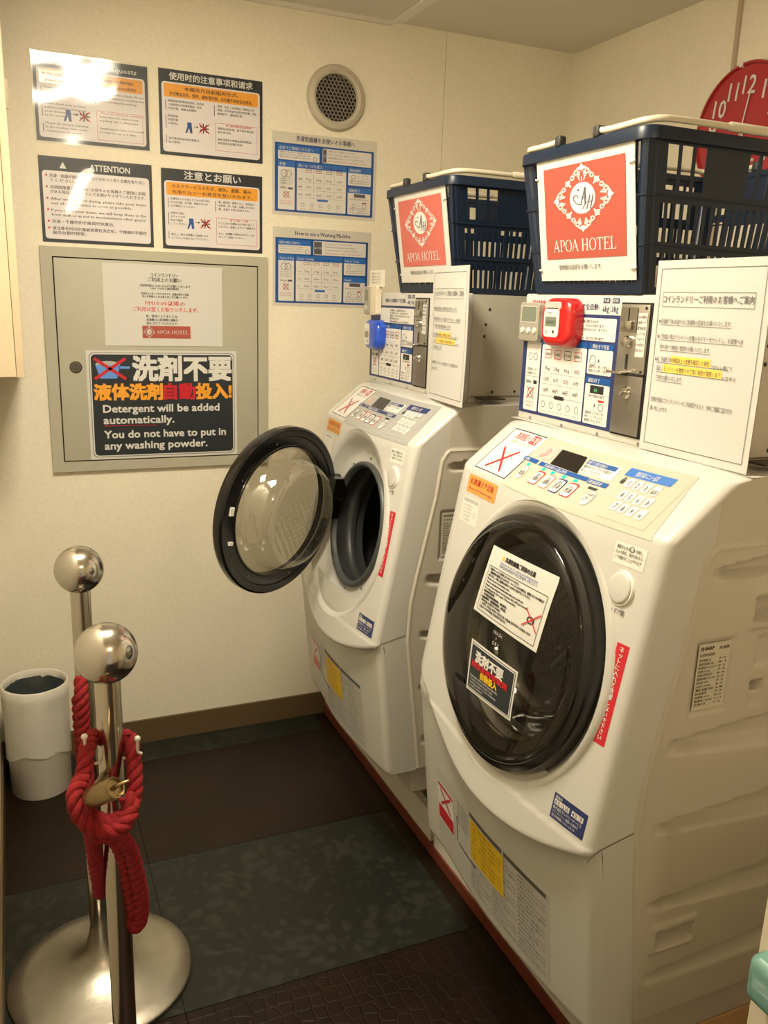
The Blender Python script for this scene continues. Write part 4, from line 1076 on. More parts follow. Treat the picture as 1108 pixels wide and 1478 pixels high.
    def mk(b):
        b.lathe([(0, .006), (.0085, .005), (.0115, .001), (.0115, 0)], (.9405, 1.1385, 1.2745), (-1, 0, 0), 24)
        b.bbox(.926, .9405, 1.1350, 1.142, 1.272, 1.277, r=.001)
    put('door_lock', 'clk', mk, M_steel, cm, smooth=True, auto=40)
    def mk(b): b.bbox(.925, .9405, 1.140, 1.180, 1.3055, 1.3095, r=.0015)
    put('lever', 'clv', mk, M_steel, cm, smooth=True, auto=40)
    def mk(b): b.bbox(.934, .9395, 1.138, 1.163, 1.378, 1.392, r=.001)
    put('slot_shutter', 'cshut', mk, M_steel, cm, smooth=True, auto=40)
    def mk(b): b.rect(cf, -1.1265, 1.335, -1.1045, 1.405, .0010)
    put('paper_label', 'cpap', mk, M_paper, cm)
    def mk(b):
        for i in range(7): b.text(cf, ['100円硬貨', '専用です', '硬貨返却', 'レバーを', '下げて', '500円は', '使えません'][i], -1.1255, 1.3965-.0088*i, .0058, .0015, fit=.019)
    put('paper_label_lettering', 'cpapl', mk, M_ink, cm)
    # -- the door
    TH = math.radians(58); AH, HH = -.17, .02
    def T(a, b_, h):
        if opened:
            da, dh = a-AH, h-HH
            a = AH+da*math.cos(TH)-dh*math.sin(TH); h = HH+da*math.sin(TH)+dh*math.cos(TH)
        p = DC+DE1*a+DE2*b_+DN*h; return (p.x, p.y+dy, p.z)
    def rev(b, prof_, seg=72, cu=0, cv=0, bump=None):
        n = len(b.v)
        for r, h in prof_:
            for k in range(seg):
                a = 2*PI*k/seg; b.v.append(T(cu+r*math.cos(a), cv+r*math.sin(a), h+(bump(r, a) if bump else 0)))
        for i in range(len(prof_)-1):
            for k in range(seg): b.f.append((n+i*seg+k, n+i*seg+(k+1) % seg, n+(i+1)*seg+(k+1) % seg, n+(i+1)*seg+k))
    R_ = .214
    b = MB(); rev(b, [(.163, -.014), (.164, -.018), (.168, -.018), (.170, -.016), (.190, -.016), (.192, -.019), (.209, -.019), (R_, -.015), (R_, .002), (.211, .009), (.202, .013), (.196, .014), (.190, .010), (.170, .006), (.163, .002), (.163, -.014)])
    dr = obj('door', b, M_black, root, smooth=True, auto=32)
    dr['label'] = 'round door with black rim, swung open' if opened else 'round black door, closed'
    gl = [(.200, .013), (.199, .017), (.195, .021), (.186, .0245), (.174, .0270), (.155, .0292), (.12, .0320), (.08, .0342), (.04, .0355), (.0, .036)]
    b = MB(); rev(b, gl); obj('outer_glass', b, M_tint, dr, smooth=True)
    def bmp(r, a):
        if r > .112: return 0
        x, y = r*math.cos(a), r*math.sin(a)
        return .0028*math.sin(x*2*PI/.017)*math.sin((y+x*.3)*2*PI/.026)*(1-sstep(.095, .110, r))
    bw = [(.164, -.010), (.157, -.018), (.148, -.027), (.142, -.043), (.136, -.062), (.126, -.078), (.112, -.087)] + [(.112-.0051*i, -.087-.003*math.sin(i/22*PI/2)) for i in range(1, 22)] + [(.0, -.090)]
    b = MB(); rev(b, bw, 96, bump=bmp); obj('glass_bowl', b, M_glass, dr, smooth=True)
    # dark inner collar seen through the glass from outside
    # latch parts and hinge
    b = MB()
    def tb(a0, a1, b0, b1, h0, h1):
        n = len(b.v)
        b.v += [T(x, y, z) for x in (a0, a1) for y in (b0, b1) for z in (h0, h1)]
        for q_ in ((0,1,3,2),(4,6,7,5),(0,4,5,1),(2,3,7,6),(0,2,6,4),(1,5,7,3)): b.f.append(tuple(n+i for i in q_))
    for vv in (.006, -.072):
        b = MB(); c_ = math.sqrt(.184**2-vv**2); tb(c_-.006, c_+.006, vv-.010 if vv > 0 else vv-.004, vv+.010 if vv > 0 else vv+.004, -.022, -.015)
        obj('latch_hook', b, M_trim, dr)
    b = MB()
    for a in (1.9, 1.2, .45, 3.6, 4.3, 5.2):
        n = len(b.v); cu, cv = .181*math.cos(a), .181*math.sin(a)
        for k in range(8): b.v.append(T(cu+.003*math.cos(PI/4*k), cv+.003*math.sin(PI/4*k), -.0172))
        b.f.append(tuple(n+k for k in range(8)))
    obj('door_screws', b, mat('screw_metal', (.25, .22, .18), .4, metal=.8), dr)
    b = MB(); tb(-.207, -.150, .040, .092, -.052, -.010); tb(-.210, -.165, -.02, .03, -.040, -.012)
    obj('hinge_bracket', b, M_black, dr)
    b = MB(); c0 = DC+DE1*(-.172)+DE2*.065+DN*(-.034)
    b.bbox(c0.x-.012, c0.x+.028, c0.y-.008+dy, c0.y+.030+dy, c0.z-.030, c0.z+.030, r=.005); obj('hinge_mount', b, M_black, root, smooth=True, auto=40)
    # warning stickers on the hinge side of the recess
    if opened:
        rim = lambda a0, a1, r0, r1, h: None
        def arcst(name, a0, a1, m):
            bb = MB(); n = 8
            bb.grid(n, 2, lambda s_, c_: tuple(DC+DE1*((.163+.014*c_)*math.cos(a0+(a1-a0)*s_))+DE2*((.163+.014*c_)*math.sin(a0+(a1-a0)*s_))+DN*(-.0415)+Vector((0, dy, 0))))
            return obj(name, bb, m, root)
        arcst('orange_warning_label', 2.62, 2.95, M_sred); arcst('yellow_warning_label', 3.08, 3.42, M_yel)
        bb = MB()
        for i in range(6):
            a = 2.66+.05*i if i < 6 else 0
            c0 = DC+DE1*(.170*math.cos(a))+DE2*(.170*math.sin(a))+DN*(-.0405)+Vector((0, dy, 0))
            bb.box(c0.x-.0003, c0.x, c0.y-.004, c0.y+.004, c0.z-.0015, c0.z+.0015)
        obj('warning_lettering', bb, M_wprint, root)
    if not opened:
        # paper stuck on the door glass
        def hg(r):
            for (r1, h1), (r0, h0) in zip(gl, gl[1:]):
                if r0 <= r <= r1: return h0+(h1-h0)*(r-r0)/(r1-r0)
            return .026
        def df(u, v, d): return T(u, v, max(hg(math.hypot(u, v)), .0262)+d)
        def skew(c):  # bilinear quad: TL TR BR BL
            def g_(u, v, d):
                a = (c[3][0]*(1-u)+c[2][0]*u)*(1-v)+(c[0][0]*(1-u)+c[1][0]*u)*v
                bb = (c[3][1]*(1-u)+c[2][1]*u)*(1-v)+(c[0][1]*(1-u)+c[1][1]*u)*v
                return df(a, bb, d)
            return g_
        g_ = skew([(-.071, .143), (.117, .145), (.112, .0215), (-.081, .0245)])
        b = MB(); b.grid(18, 12, lambda a, c: g_(a, c, .0008)); nt_ = obj('door_note', b, M_paper, root, smooth=True); nt_['label'] = 'white laminated note on the door'
        k = MB(); bl = MB(); rd = MB(); yl = MB()
        yl.poly([g_(.20, .865, .0016), g_(.245, .865, .0016), g_(.2225, .93, .0016)])
        k.text(lambda u, v, d: g_(u, v, d), '洗濯乾燥機ご利用の注意', .26, .865, .075, .0016, fit=.46, bold=.02)
        bl.text(g_, 'Attention to use for washing and drying machine', .20, .805, .05, .0016, fit=.58); bl.text(g_, '使用洗衣机和烘干机注意事项 세탁건조기', .20, .755, .05, .0016, fit=.58)
        for (u0, v0, u1, v1) in ((.05, .05, .95, .057), (.05, .713, .95, .72), (.05, .05, .0545, .72), (.9455, .05, .95, .72)):
            k.rect(g_, u0, v0, u1, v1, .0016, 8 if u1-u0 > .1 else 1, 8 if v1-v0 > .1 else 1)
        LN = ['洗濯ネットをご使用にならないでください。', '・異物故障の原因になりますので、ネットに入れた場合は、故障となります場合が', 'あります。大変ご迷惑をお掛けしますので必ず守って下さい。', 'Please do not use laundry nets.', 'There is a risk that the machine breaks when you use this one.', 'Please stop using the net because this will put a strain.', 'You will pay for the repair of the machine.', '请勿使用洗衣网。', '・有可能会导致机器故障，请勿使用。', '造成故障时、需要赔偿费用，请注意。', '세탁망을 사용하지 마세요.', '・기계가 고장날 위험이 있으므로 사용을 중지하여 주세요 주의', '고장시 수리비용을 부담하게 됩니다.']
        for i, tx in enumerate(LN): k.text(g_, tx, .08, .665-.047*i, .038, .0016, fit=min(.84 if i not in (7, 8, 9, 3, 4) else .60, .012*len(tx)*(2.0 if ord(tx[1]) > 999 else 1)), bold=.012)
        k.ring(g_, .83, .33, .035, .05, .0016)
        rd.cross(g_, .84, .34, .20, .24, .014, .0022)
        for n_, q_, m_ in (('note_lettering', k, M_ink), ('note_blue_lettering', bl, M_blue), ('note_red_cross', rd, M_sred), ('note_warning_mark', yl, M_yel)): obj(n_, q_, m_, nt_)
        g_ = skew([(-.064, -.023), (.082, -.023), (.087, -.104), (-.052, -.109)])
        b = MB(); b.grid(14, 10, lambda a, c: g_(a, c, .0008)); ds = obj('door_detergent_sticker', b, M_paper, root, smooth=True); ds['label'] = 'small dark detergent sticker on the door'
        b = MB(); b.grid(14, 10, lambda a, c: g_(.025+.95*a, .04+.92*c, .0012)); obj('sticker_outline', b, M_slate, ds)
        b = MB(); b.grid(14, 10, lambda a, c: g_(.032+.936*a, .055+.89*c, .0016)); obj('sticker_white_line', b, M_wprint, ds)
        b = MB(); b.grid(14, 10, lambda a, c: g_(.045+.91*a, .075+.85*c, .0020)); obj('sticker_field', b, M_slate, ds)
        k = MB(); k.text(g_, '洗剤不要', .16, .645, .25, .0026, fit=.60, bold=.03)
        for i in range(4): k.text(g_, ['Detergent will be added automatically.', 'You do not have to put in any', 'washing powder. It is not necessary', 'to add a softener.'][i], .09, .31-.065*i, .065, .0026, fit=(.62, .52, .60, .32)[i])
        obj('sticker_white_lettering', k, M_wprint, ds)
        k = MB(); k.text(g_, '液体洗剤/柔軟剤', .09, .52, .14, .0026, fit=.78, bold=.03); obj('sticker_red_lettering', k, M_sred, ds)
        k = MB(); k.text(g_, '自動投入', .32, .385, .15, .0026, fit=.36, bold=.03); obj('sticker_yellow_lettering', k, M_yel, ds)
        k = MB(); k.text(df, 'WASH', -.006, .0085, .009, .0006, fit=.027); k.text(df, '&', .005, .0015, .006, .0006); k.text(df, 'DRY', -.001, -.009, .009, .0006, fit=.020); obj('door_lettering', k, M_grey, dr)
    return root
def info_plate(f, w, h, par, navy=True):
    """navy chart on the face plate, simpler layout than the wall sheets"""
    nb, wh, k, rd, hd, wt, dk = MB(), MB(), MB(), MB(), MB(), MB(), MB()
    nb.rect(f, 0, 0, w, h, .0005)
    def B(u0, v0, u1, v1): wh.rrect(f, u0, v0, u1, v1, .0009, .003)
    B(.070, h-.045, w-.008, h-.006); B(.015, .006, .064, h-.006-.05); B(.069, .006, .209, h-.060); B(.2135, .006, w-.010, .077); B(.2135, .094, w-.010, h-.060)
    hd.rect(f, .069, h-.060, .209, h-.049, .0009); hd.rect(f, .2135, h-.060+.0, w-.010, h-.049, .0009); hd.rect(f, .2135, .078, w-.010, .089, .0009); hd.rect(f, .010, h-.056, .062, h-.045, .0009)
    wt.text(f, '洗いコースから選ぶ', .074, h-.0575, .008, .0013, fit=.06); wt.text(f, '開始まで洗濯', .225, h-.0575, .008, .0013, fit=.045); wt.text(f, '運転終了', .22, .0805, .008, .0013, fit=.034)
    for i, tx in enumerate(['必ず標準としては洗濯物の量をおまかせ', '必ず洗濯できるもの、おもりがあります', '洗濯後、ドアはロックがかかります。終了まで', '開ける事ができません。', '使用方法の詳細はあんしん、あんぜんに係の者まで']): k.text(f, tx, .135, h-.0145-.0072*i, .0062, .0013, fit=(.10, .115, .125, .06, .12)[i], bold=.008)
    for q in (.030, .048): k.ring(f, q, h-.085, .006, .0072, .0013, 14)
    for i in range(2): k.text(f, '洗濯物を入れて', .022, h-.112-.008*i, .006, .0013, fit=.036)
    k.rect(f, .018, .073, .062, .0736, .0013); k.text(f, '洗剤投入', .019, .060, .007, .0013, fit=.024, bold=.01); dk.rect(f, .046, .059, .058, .066, .0013)
    rd.cross(f, .038, .041, .026, .024, .0016, .0017); k.ring(f, .038, .041, .009, .0105, .0013, 14)
    for i in range(2): k.text(f, '入れないで', .024, .020-.007*i, .006, .0013, fit=.028)
    for c in range(4):
        cx = .090+.0315*c; (rd if c in (0, 3) else (dk if c == 2 else rd)).frame(f, cx-.0105, h-.085, cx+.0105, h-.068, .0013, .0013)
        k.text(f, ['洗濯乾燥', '洗濯乾燥', '洗濯', '乾燥'][c], cx, h-.079, .006, .0016, align='C', fit=.015, bold=.01)
        for r in range(3): k.text(f, [['7kg', '3kg', '6kg', '30分'], ['120分', '60分', '35分', '20分'], ['500円', '400円', '300円', '100円']][r][c], cx, .090-.021*r, .010, .0013, align='C', fit=.017, bold=.01)
        if c < 3: k.rect(f, cx+.0155, .040, cx+.0159, .105, .0013)
    for r in range(2): k.rect(f, .074, .084-.021*r, .205, .0844-.021*r, .0013)
    k.rect(f, .072, .040, .206, .0406, .0013); dk.rrect(f, .120, .037, .152, .044, .0017, .002)
    for c in range(5): k.ring(f, .085+.027*c, .024, .0055, .0066, .0013, 10); k.text(f, 'セット', .085+.027*c, .010, .005, .0013, align='C', fit=.018)
    k.ring(f, .228, .118, .008, .0092, .0013, 16); k.poly([f(.243, .114, .0013), f(.248, .118, .0013), f(.243, .122, .0013)])
    for i in range(2): k.text(f, '電源ボタン押して閉まる', .218, .105-.007*i, .006, .0013, fit=.058)
    k.text(f, '残り時間が表示', .225, .054, .006, .0013, fit=.045); k.poly([f(.243, .036, .0013), f(.248, .040, .0013), f(.243, .044, .0013)]); k.ring(f, .262, .038, .006, .0072, .0013, 14); rd.rect(f, .254, .047, .270, .0505, .0013)
    for i in range(3): k.text(f, ['運転終了ブザーが', '鳴り、ドアロックが', '解除されます。'][i], .219, .024-.007*i, .006, .0013, fit=.052)
    dk.rect(f, .228, .061, .266, .075, .0013)
    gr = MB(); gr.text(f, '88', .240, .0635, .010, .0017)
    for n_, q_, m_ in (('chart_frame', nb, M_nav), ('chart_boxes', wh, M_wprint), ('chart_headers', hd, M_blue), ('chart_lettering', k, M_inkg), ('chart_red_marks', rd, M_sred), ('chart_header_lettering', wt, M_wprint), ('chart_dark_blocks', dk, M_ink), ('chart_digits', gr, M_greenlit)):
        obj(n_, q_, m_, par)
near_w = washer(0, 0, 'nearer white coin washing machine with its black door closed', False)
far_w = washer(1, PITCH, 'farther white coin washing machine with its black door swung open', True)

# ---------------------------------------------------------------- platform, pans, planks
p = boxobj('platform', (.925, XR, -.6, D, 0, .030), M_redstrip); p['kind'] = 'structure'; p.name = 'trim_5'
tag(p, 'low red-brown platform edge under the machines')
def pan(y0, y1, lab):
    b = MB(); x0, x1 = .930, 1.56; t_ = .020; z0, z1, zb = .0305, .112, .048
    b.box(x0, x0+t_, y0, y1, z0, z1); b.box(x1-t_, x1, y0, y1, z0, z1); b.box(x0+t_, x1-t_, y0, y0+t_, z0, z1); b.box(x0+t_, x1-t_, y1-t_, y1, z0, z1); b.box(x0+t_, x1-t_, y0+t_, y1-t_, z0, zb)
    for (cx, cy) in ((.90+.07, y0+.10), (.97, y1-.10), (1.36, y0+.10), (1.36, y1-.10)): pass
    o = obj('washer_pan', b, M_pan); tag(o, lab, 'drain pan', 'drain pans under the washers')
pan(1.724, 2.42, 'cream waterproof pan under the farther washing machine')
pan(.72, 1.705, 'cream waterproof pan under the nearer washing machine')
# ---- planks lying over the pan rims and carrying the machines' feet
for dy in (0, PITCH):
    for yy in (Y1+.01, Y2-.10):
        o = boxobj('wooden_plank', (.955, 1.52, yy+dy, yy+dy+.09, .1125, .2345), M_wood, None, r=.003)
        tag(o, ('bare wooden plank on edge under the near side of the %s washing machine' if yy < 1 else 'bare wooden plank on edge under the far side of the %s washing machine') % ('nearer' if dy == 0 else 'farther'), 'plank', 'planks under the washers')
# drain hose between the machines
b = MB(); pth = [(1.30, 1.638, .070), (1.15, 1.638, .070), (1.03, 1.638, .078), (.985, 1.638, .10), (1.0, 1.638, .14), (1.06, 1.638, .18)]
# (short white hose rising in the gap)
def catmull(P_, n=10, closed=False):
    P_ = [Vector(q) for q in P_]; out = []
    for i in range(len(P_)-1):
        p0, p1, p2, p3 = P_[max(i-1, 0)], P_[i], P_[i+1], P_[min(i+2, len(P_)-1)]
        for k in range(n):
            t_ = k/n; out.append(.5*((2*p1)+(-p0+p2)*t_+(2*p0-5*p1+4*p2-p3)*t_*t_+(-p0+3*p1-3*p2+p3)*t_**3))
    out.append(P_[-1]); return out
pp = catmull(pth, 14); b.tube(pp, [.016+.002*math.sin(i*2.2) for i in range(len(pp))], 12)
o = obj('drain_hose', b, M_trim, None, smooth=True); tag(o, 'short white corrugated drain hose in the gap between the two washing machines', 'hose')

# ---------------------------------------------------------------- timers, notices on the machines
def stickless_timer(name, label, x, yl, zb, w, h, dpt, body_m, face_m, kind):
    t = thing(name, (x-dpt/2, yl-w/2, zb), label, 'timer', 'kitchen timers on the coin panels')
    b = MB(); b.pill(x-dpt, x, yl-w, yl, zb, zb+h, .028 if kind == 'round' else .007, .014 if kind == 'round' else .002); obj('body', b, body_m, t, smooth=True, auto=60)
    f = lambda u, v, d: (x-dpt-d, yl-u, zb+v)
    return t, f
PX = .9455
t, f = stickless_timer('kitchen_timer', 'grey kitchen timer with three white buttons, left of the red timer', PX-.002, 1.4705, 1.3435, .067, .074, .012, M_tgrey, None, 'flat')
b = MB(); b.rrect(f, .008, .037, .059, .066, .0004, .003); obj('screen', b, M_lcd, t)
b = MB(); b.frame(f, .007, .036, .060, .067, .0012, .0003); obj('screen_frame', b, M_wprint, t)
for i in range(3):
    b = MB(); b.lathe([(0, .0028), (.0050, .0026), (.0062, .0010), (.0064, 0)], f(.014+.021*i, .0205, 0), (-1, 0, 0), 18); obj('button', b, M_wprint, t, smooth=True, auto=45)
k = MB(); [k.text(f, '分秒×'[i], .014+.021*i, .0175, .006, .0033, align='C') for i in range(3)]; obj('button_lettering', k, M_grey, t)
t, f = stickless_timer('kitchen_timer', 'glossy red rounded kitchen timer with a white face', PX-.002, 1.376, 1.3385, .098, .088, .028, M_tred, None, 'round')
b = MB(); b.rrect(f, .016, .018, .064, .070, .0006, .008, 5); obj('face', b, M_wprint, t)
b = MB(); b.rrect(f, .021, .037, .056, .054, .0012, .002); obj('screen', b, M_lcd, t)
b = MB(); b.rrect(f, .016, .068, .068, .081, .0006, .004, 4); obj('button', b, mat('pink_button', (.85, .45, .42), .35), t)
k = MB(); k.text(f, '分  秒', .026, .058, .005, .0014); k.rect(f, .028, .061, .046, .0615, .0014); k.ring(f, .027, .027, .0018, .0026, .0014, 10); k.rect(f, .046, .025, .051, .030, .0014); obj('face_lettering', k, M_ink, t)
k = MB(); k.text(f, '00:00', .0385, .041, .011, .0018, align='C', fit=.024); obj('digits', k, mat('lcd_ink', (.07, .08, .06), .4), t)
# farther machine: beige cradle with a grey timer, and a blue timer
t, f = stickless_timer('kitchen_timer', 'small grey and cream timer in a clear card holder beside the farther machine panel', PX-.002, 1.4735+PITCH, 1.372, .078, .078, .016, M_cream, None, 'flat')
b = MB(); b.bbox(PX-.0225, PX-.018, 1.4375+PITCH, 1.4735+PITCH, 1.374, 1.448, r=.002); obj('front_shell', b, M_tgrey, t, smooth=True, auto=40)
f = lambda u, v, d: (PX-.0225-d, 1.4735+PITCH-u, 1.374+v)
b = MB(); b.rect(f, .008, .036, .030, .066, .0004); obj('screen', b, M_lcd, t)
b = MB(); [b.disc(f, .009+.009*i, .018, .0035, .0006, 10, .007) for i in range(3)]; obj('button', b, M_wprint, t)
b = MB(); b.box(PX-.010, PX-.0085, 1.360+PITCH, 1.463+PITCH, 1.448, 1.492); obj('card_holder', b, mat('card_clear', (.78, .74, .64), .3, coat=.5), t)
k = MB(); [k.text(lambda u, v, d: (PX-.010-d, 1.46+PITCH-u, 1.455+v), 'ご使用のタイマーです', .01, .026-.008*i, .006, .0005, fit=.06) for i in range(4)]; obj('card_lettering', k, M_inkg, t)
t, f = stickless_timer('kitchen_timer', 'blue rounded kitchen timer with a white face on the farther machine', PX-.002, 1.456+PITCH, 1.2795, .098, .080, .028, M_tblue, None, 'round')
b = MB(); b.rrect(f, .012, .012, .050, .070, .0006, .008, 5); obj('face', b, M_wprint, t)
b = MB(); b.rrect(f, .017, .031, .044, .048, .0012, .002); obj('screen', b, M_lcd, t)
k = MB(); k.text(f, '分  秒', .020, .052, .005, .0014); k.ring(f, .022, .021, .0018, .0026, .0014, 10); k.rect(f, .036, .019, .041, .024, .0014); obj('face_lettering', k, M_ink, t)

def a4(xc, yl, zb, w, h, label, lean=0.0, bow=0.0):
    t = thing('laminated_notice', (xc, yl-w/2, zb), label, 'notice', 'A4 notices on the washers')
    def f(u, v, d): return (xc-d+lean*u+bow*math.sin(PI*v/h)-bow*.6*math.sin(PI*u/w), yl-u, zb+v)
    tk = w/.226
    b = MB(); b.grid(10, 12, lambda a, c: f(a*w, c*h, 0)); b.grid(10, 12, lambda a, c: f(a*w, c*h, -.0012), flip=True); obj('sheet', b, M_paperg, t, smooth=True)
    k = MB()
    for (u0, v0, u1, v1) in ((.010, .012, w-.010, .0128), (.010, h-.0128, w-.010, h-.012), (.010, .012, .0108, h-.012), (w-.0108, .012, w-.010, h-.012)):
        k.rect(f, u0, v0, u1, v1, .0008, 10 if u1-u0 > .02 else 1, 10 if v1-v0 > .02 else 1)
    for (u0, v0, u1, v1) in ((.018, h-.0475, w-.025, h-.0469), (.018, h-.0690, w-.025, h-.0684), (.018, h-.069, .0186, h-.047), (w-.0256, h-.069, w-.025, h-.047)): k.rect(f, u0, v0, u1, v1, .0008, 6 if u1-u0 > .02 else 1, 1)
    k.text(f, 'コインランドリーご利用のお客様へご案内', .020, h-.062, .0125, .0010, fit=w-.047, bold=.008)
    L = [(.014, h-.094, '★洗濯終了後は速やかに洗濯物の回収をお願いいたします。', .150), (.014, h-.117, '★ご利用の際はランドリー付属のタイマーをセットし、お部屋へお', .175), (.022, h-.133, '持ち帰りて時間の管理をお願いいたします。', .108),
         (.014, h-.152, '★尚、洗濯終了後', .038), (.053, h-.152, '1時間以上の放置を確認した場合', .078), (.135, h-.156, 'フロント係にて', .040), (.020, h-.166, '回収し', .014), (.037, h-.166, 'ランドリーを開放させて頂く場合が御座います', .118), (.158, h-.170, 'のでその', .026), (.020, h-.180, '了承をお願いいたします。', .060),
         (.016, h-.215, '皆様が快適にコインランドリーをご利用頂けるよう、何卒ご理解ご協力をお', .170), (.016, h-.229, '願い申し上げます。', .040)]
    for u, v, tx, wd in L: k.text(f, tx, u*tk, v, .0085, .0010, fit=wd*tk, bold=.004)
    for u, v, wd in ((.018, h-.0965, .146), (.018, h-.1195, .170), (.022, h-.1355, .108), (.018, h-.1545, .150), (.020, h-.1690, .150), (.020, h-.1825, .060)): k.rect(f, u*tk, v, (u+wd)*tk, v+.0006, .0009, 4, 1)
    hl = MB(); hl.rect(f, .050*tk, h-.154, .133*tk, h-.142, .0005, 4, 1); hl.rect(f, .034*tk, h-.168, .157*tk, h-.156, .0005, 4, 1)
    obj('lettering', k, M_inkg, t); obj('highlighted_lines', hl, M_hl, t)
    return t
a4(.934, 1.086, 1.1905, .226, .2945, 'laminated A4 notice with highlighted lines standing on the nearer machine', 0, .002)
a4(.905, 1.008+PITCH, 1.192, .208, .297, 'laminated A4 notice with highlighted lines on the farther machine, seen at a slant', -.10, .003)

# ---------------------------------------------------------------- laundry baskets
def basket(y0, y1, label, sheet_fn, x0=.900, x1=1.375, z0=1.4345, z1=1.683, sheet_lab=None, fade=False):
    t = thing('laundry_basket', ((x0+x1)/2, (y0+y1)/2, z0), label, 'basket', 'laundry baskets on the washers')
    ix, iy = .036, .022          # taper from rim to base
    zt = z1-.006
    cx0, cx1, cy0, cy1 = x0+.008, x1-.008, y0+.008, y1-.008
    def Q(side, u, v, d):
        # side: 0 front(-x) u along +y ; 1 near(-y) u along +x ; 2 back(+x) ; 3 far(+y)
        s_ = 1-v; bx0, bx1, by0, by1 = cx0+ix*s_+d, cx1-ix*s_-d, cy0+iy*s_+d, cy1-iy*s_-d
        z = z0+(zt-z0)*v
        return {0: (bx0, by0+(by1-by0)*u, z), 1: (bx0+(bx1-bx0)*u, by0, z), 2: (bx1, by0+(by1-by0)*u, z), 3: (bx0+(bx1-bx0)*u, by1, z)}[side]
    def panel(side, holes):
        b = MB(); us = sorted(set([0, 1]+[h[0] for h in holes]+[h[1] for h in holes])); vs = sorted(set([0, 1]+[h[2] for h in holes]+[h[3] for h in holes]))
        def solid(i, j):
            uc, vc = (us[i]+us[i+1])/2, (vs[j]+vs[j+1])/2
            return not any(h[0] < uc < h[1] and h[2] < vc < h[3] for h in holes)
        nu, nv = len(us)-1, len(vs)-1; T_ = .003
        for i in range(nu):
            for j in range(nv):
                if not solid(i, j): continue
                a, c, e, g_ = us[i], us[i+1], vs[j], vs[j+1]
                for d in (0, T_): b.poly([Q(side, a, e, d), Q(side, c, e, d), Q(side, c, g_, d), Q(side, a, g_, d)])
                if i+1 < nu and not solid(i+1, j): b.poly([Q(side, c, e, 0), Q(side, c, g_, 0), Q(side, c, g_, T_), Q(side, c, e, T_)])
                if i > 0 and not solid(i-1, j): b.poly([Q(side, a, e, 0), Q(side, a, g_, 0), Q(side, a, g_, T_), Q(side, a, e, T_)])
                if j+1 < nv and not solid(i, j+1): b.poly([Q(side, a, g_, 0), Q(side, c, g_, 0), Q(side, c, g_, T_), Q(side, a, g_, T_)])
                if j > 0 and not solid(i, j-1): b.poly([Q(side, a, e, 0), Q(side, c, e, 0), Q(side, c, e, T_), Q(side, a, e, T_)])
        return b
    def slots(u_list, wd, rows): return [(u, u+wd, a, b_) for u in u_list for a, b_ in rows]
    # long sides
    L3 = [.085+.063*i for i in range(3)]; L3b = [1-.085-.063*i-.045 for i in range(3)]; mid = [.085+.063*2+.27+.063*i for i in range(0)]
    long_h = slots(L3+L3b+[.46, .52], .046, [(.66, .93)]) + slots([.065+.0372*i for i in range(24)], .020, [(.34, .58), (.05, .27)])
    short_h = slots([.035, .085, .13, .83, .875, .925], .034, [(.70, .94), (.34, .64), (.08, .30)]) + slots([.20+.05*i for i in range(12)], .028, [(.34, .60), (.08, .30)])
    for s_, hs in ((0, short_h), (1, long_h), (2, short_h), (3, long_h)): obj('side_wall', panel(s_, hs), M_navy, t)
    # rounded corner posts
    for (sx, sy) in ((0, 0), (1, 0), (0, 1), (1, 1)):
        b = MB(); pts = []
        for i in range(9):
            v = i/8; s_ = 1-v; x = (cx0+ix*s_+.012) if sx == 0 else (cx1-ix*s_-.012); y = (cy0+iy*s_+.012) if sy == 0 else (cy1-iy*s_-.012); pts.append((x, y, z0+.002+(zt-z0)*v))
        b.tube(pts, .0135, 12)
        obj('corner_post', b, M_navy, t, smooth=True, auto=50)
    # mid ribs and vertical ribs
    b = MB()
    for v in (.31, .62):
        s_ = 1-v; b_ = (cx0+ix*s_-.0015, cx1-ix*s_+.0015, cy0+iy*s_-.0015, cy1-iy*s_+.0015); z = z0+(zt-z0)*v
        pts = [(b_[0], b_[2], z), (b_[1], b_[2], z), (b_[1], b_[3], z), (b_[0], b_[3], z)]
        for i in range(4): b.tube([pts[i], pts[(i+1) % 4]], .0016, 6)
    obj('band_rib', b, M_navy, t, smooth=True, auto=50)
    b = MB(); b.box(cx0+ix+.002, cx1-ix-.002, cy0+iy+.002, cy1-iy-.002, z0, z0+.006); obj('base', b, M_navy, t)
    # rim
    b = MB(); rr = .028
    def rr_path(o, z):
        P_ = []
        for (cx, cy, a0) in ((x1-rr, y1-rr, 0), (x0+rr, y1-rr, PI/2), (x0+rr, y0+rr, PI), (x1-rr, y0+rr, 1.5*PI)):
            for k in range(7):
                a = a0+k/6*PI/2; P_.append((cx+(rr+o)*math.cos(a), cy+(rr+o)*math.sin(a), z))
        return P_
    rings = [rr_path(-.014, z1-.012), rr_path(-.012, z1-.002), rr_path(-.008, z1), rr_path(-.002, z1), rr_path(0, z1-.003), rr_path(0, z1-.019), rr_path(-.002, z1-.020), rr_path(-.003, z1-.010), rr_path(-.014, z1-.010)]
    n = len(b.v); m = len(rings[0])
    for r_ in rings: b.v += r_
    for i in range(len(rings)-1):
        for k in range(m): b.f.append((n+i*m+k, n+i*m+(k+1) % m, n+(i+1)*m+(k+1) % m, n+(i+1)*m+k))
    obj('rim', b, M_navy, t, smooth=True, auto=40)
    # two folded handles lying on the rim
    ym = (y0+y1)/2
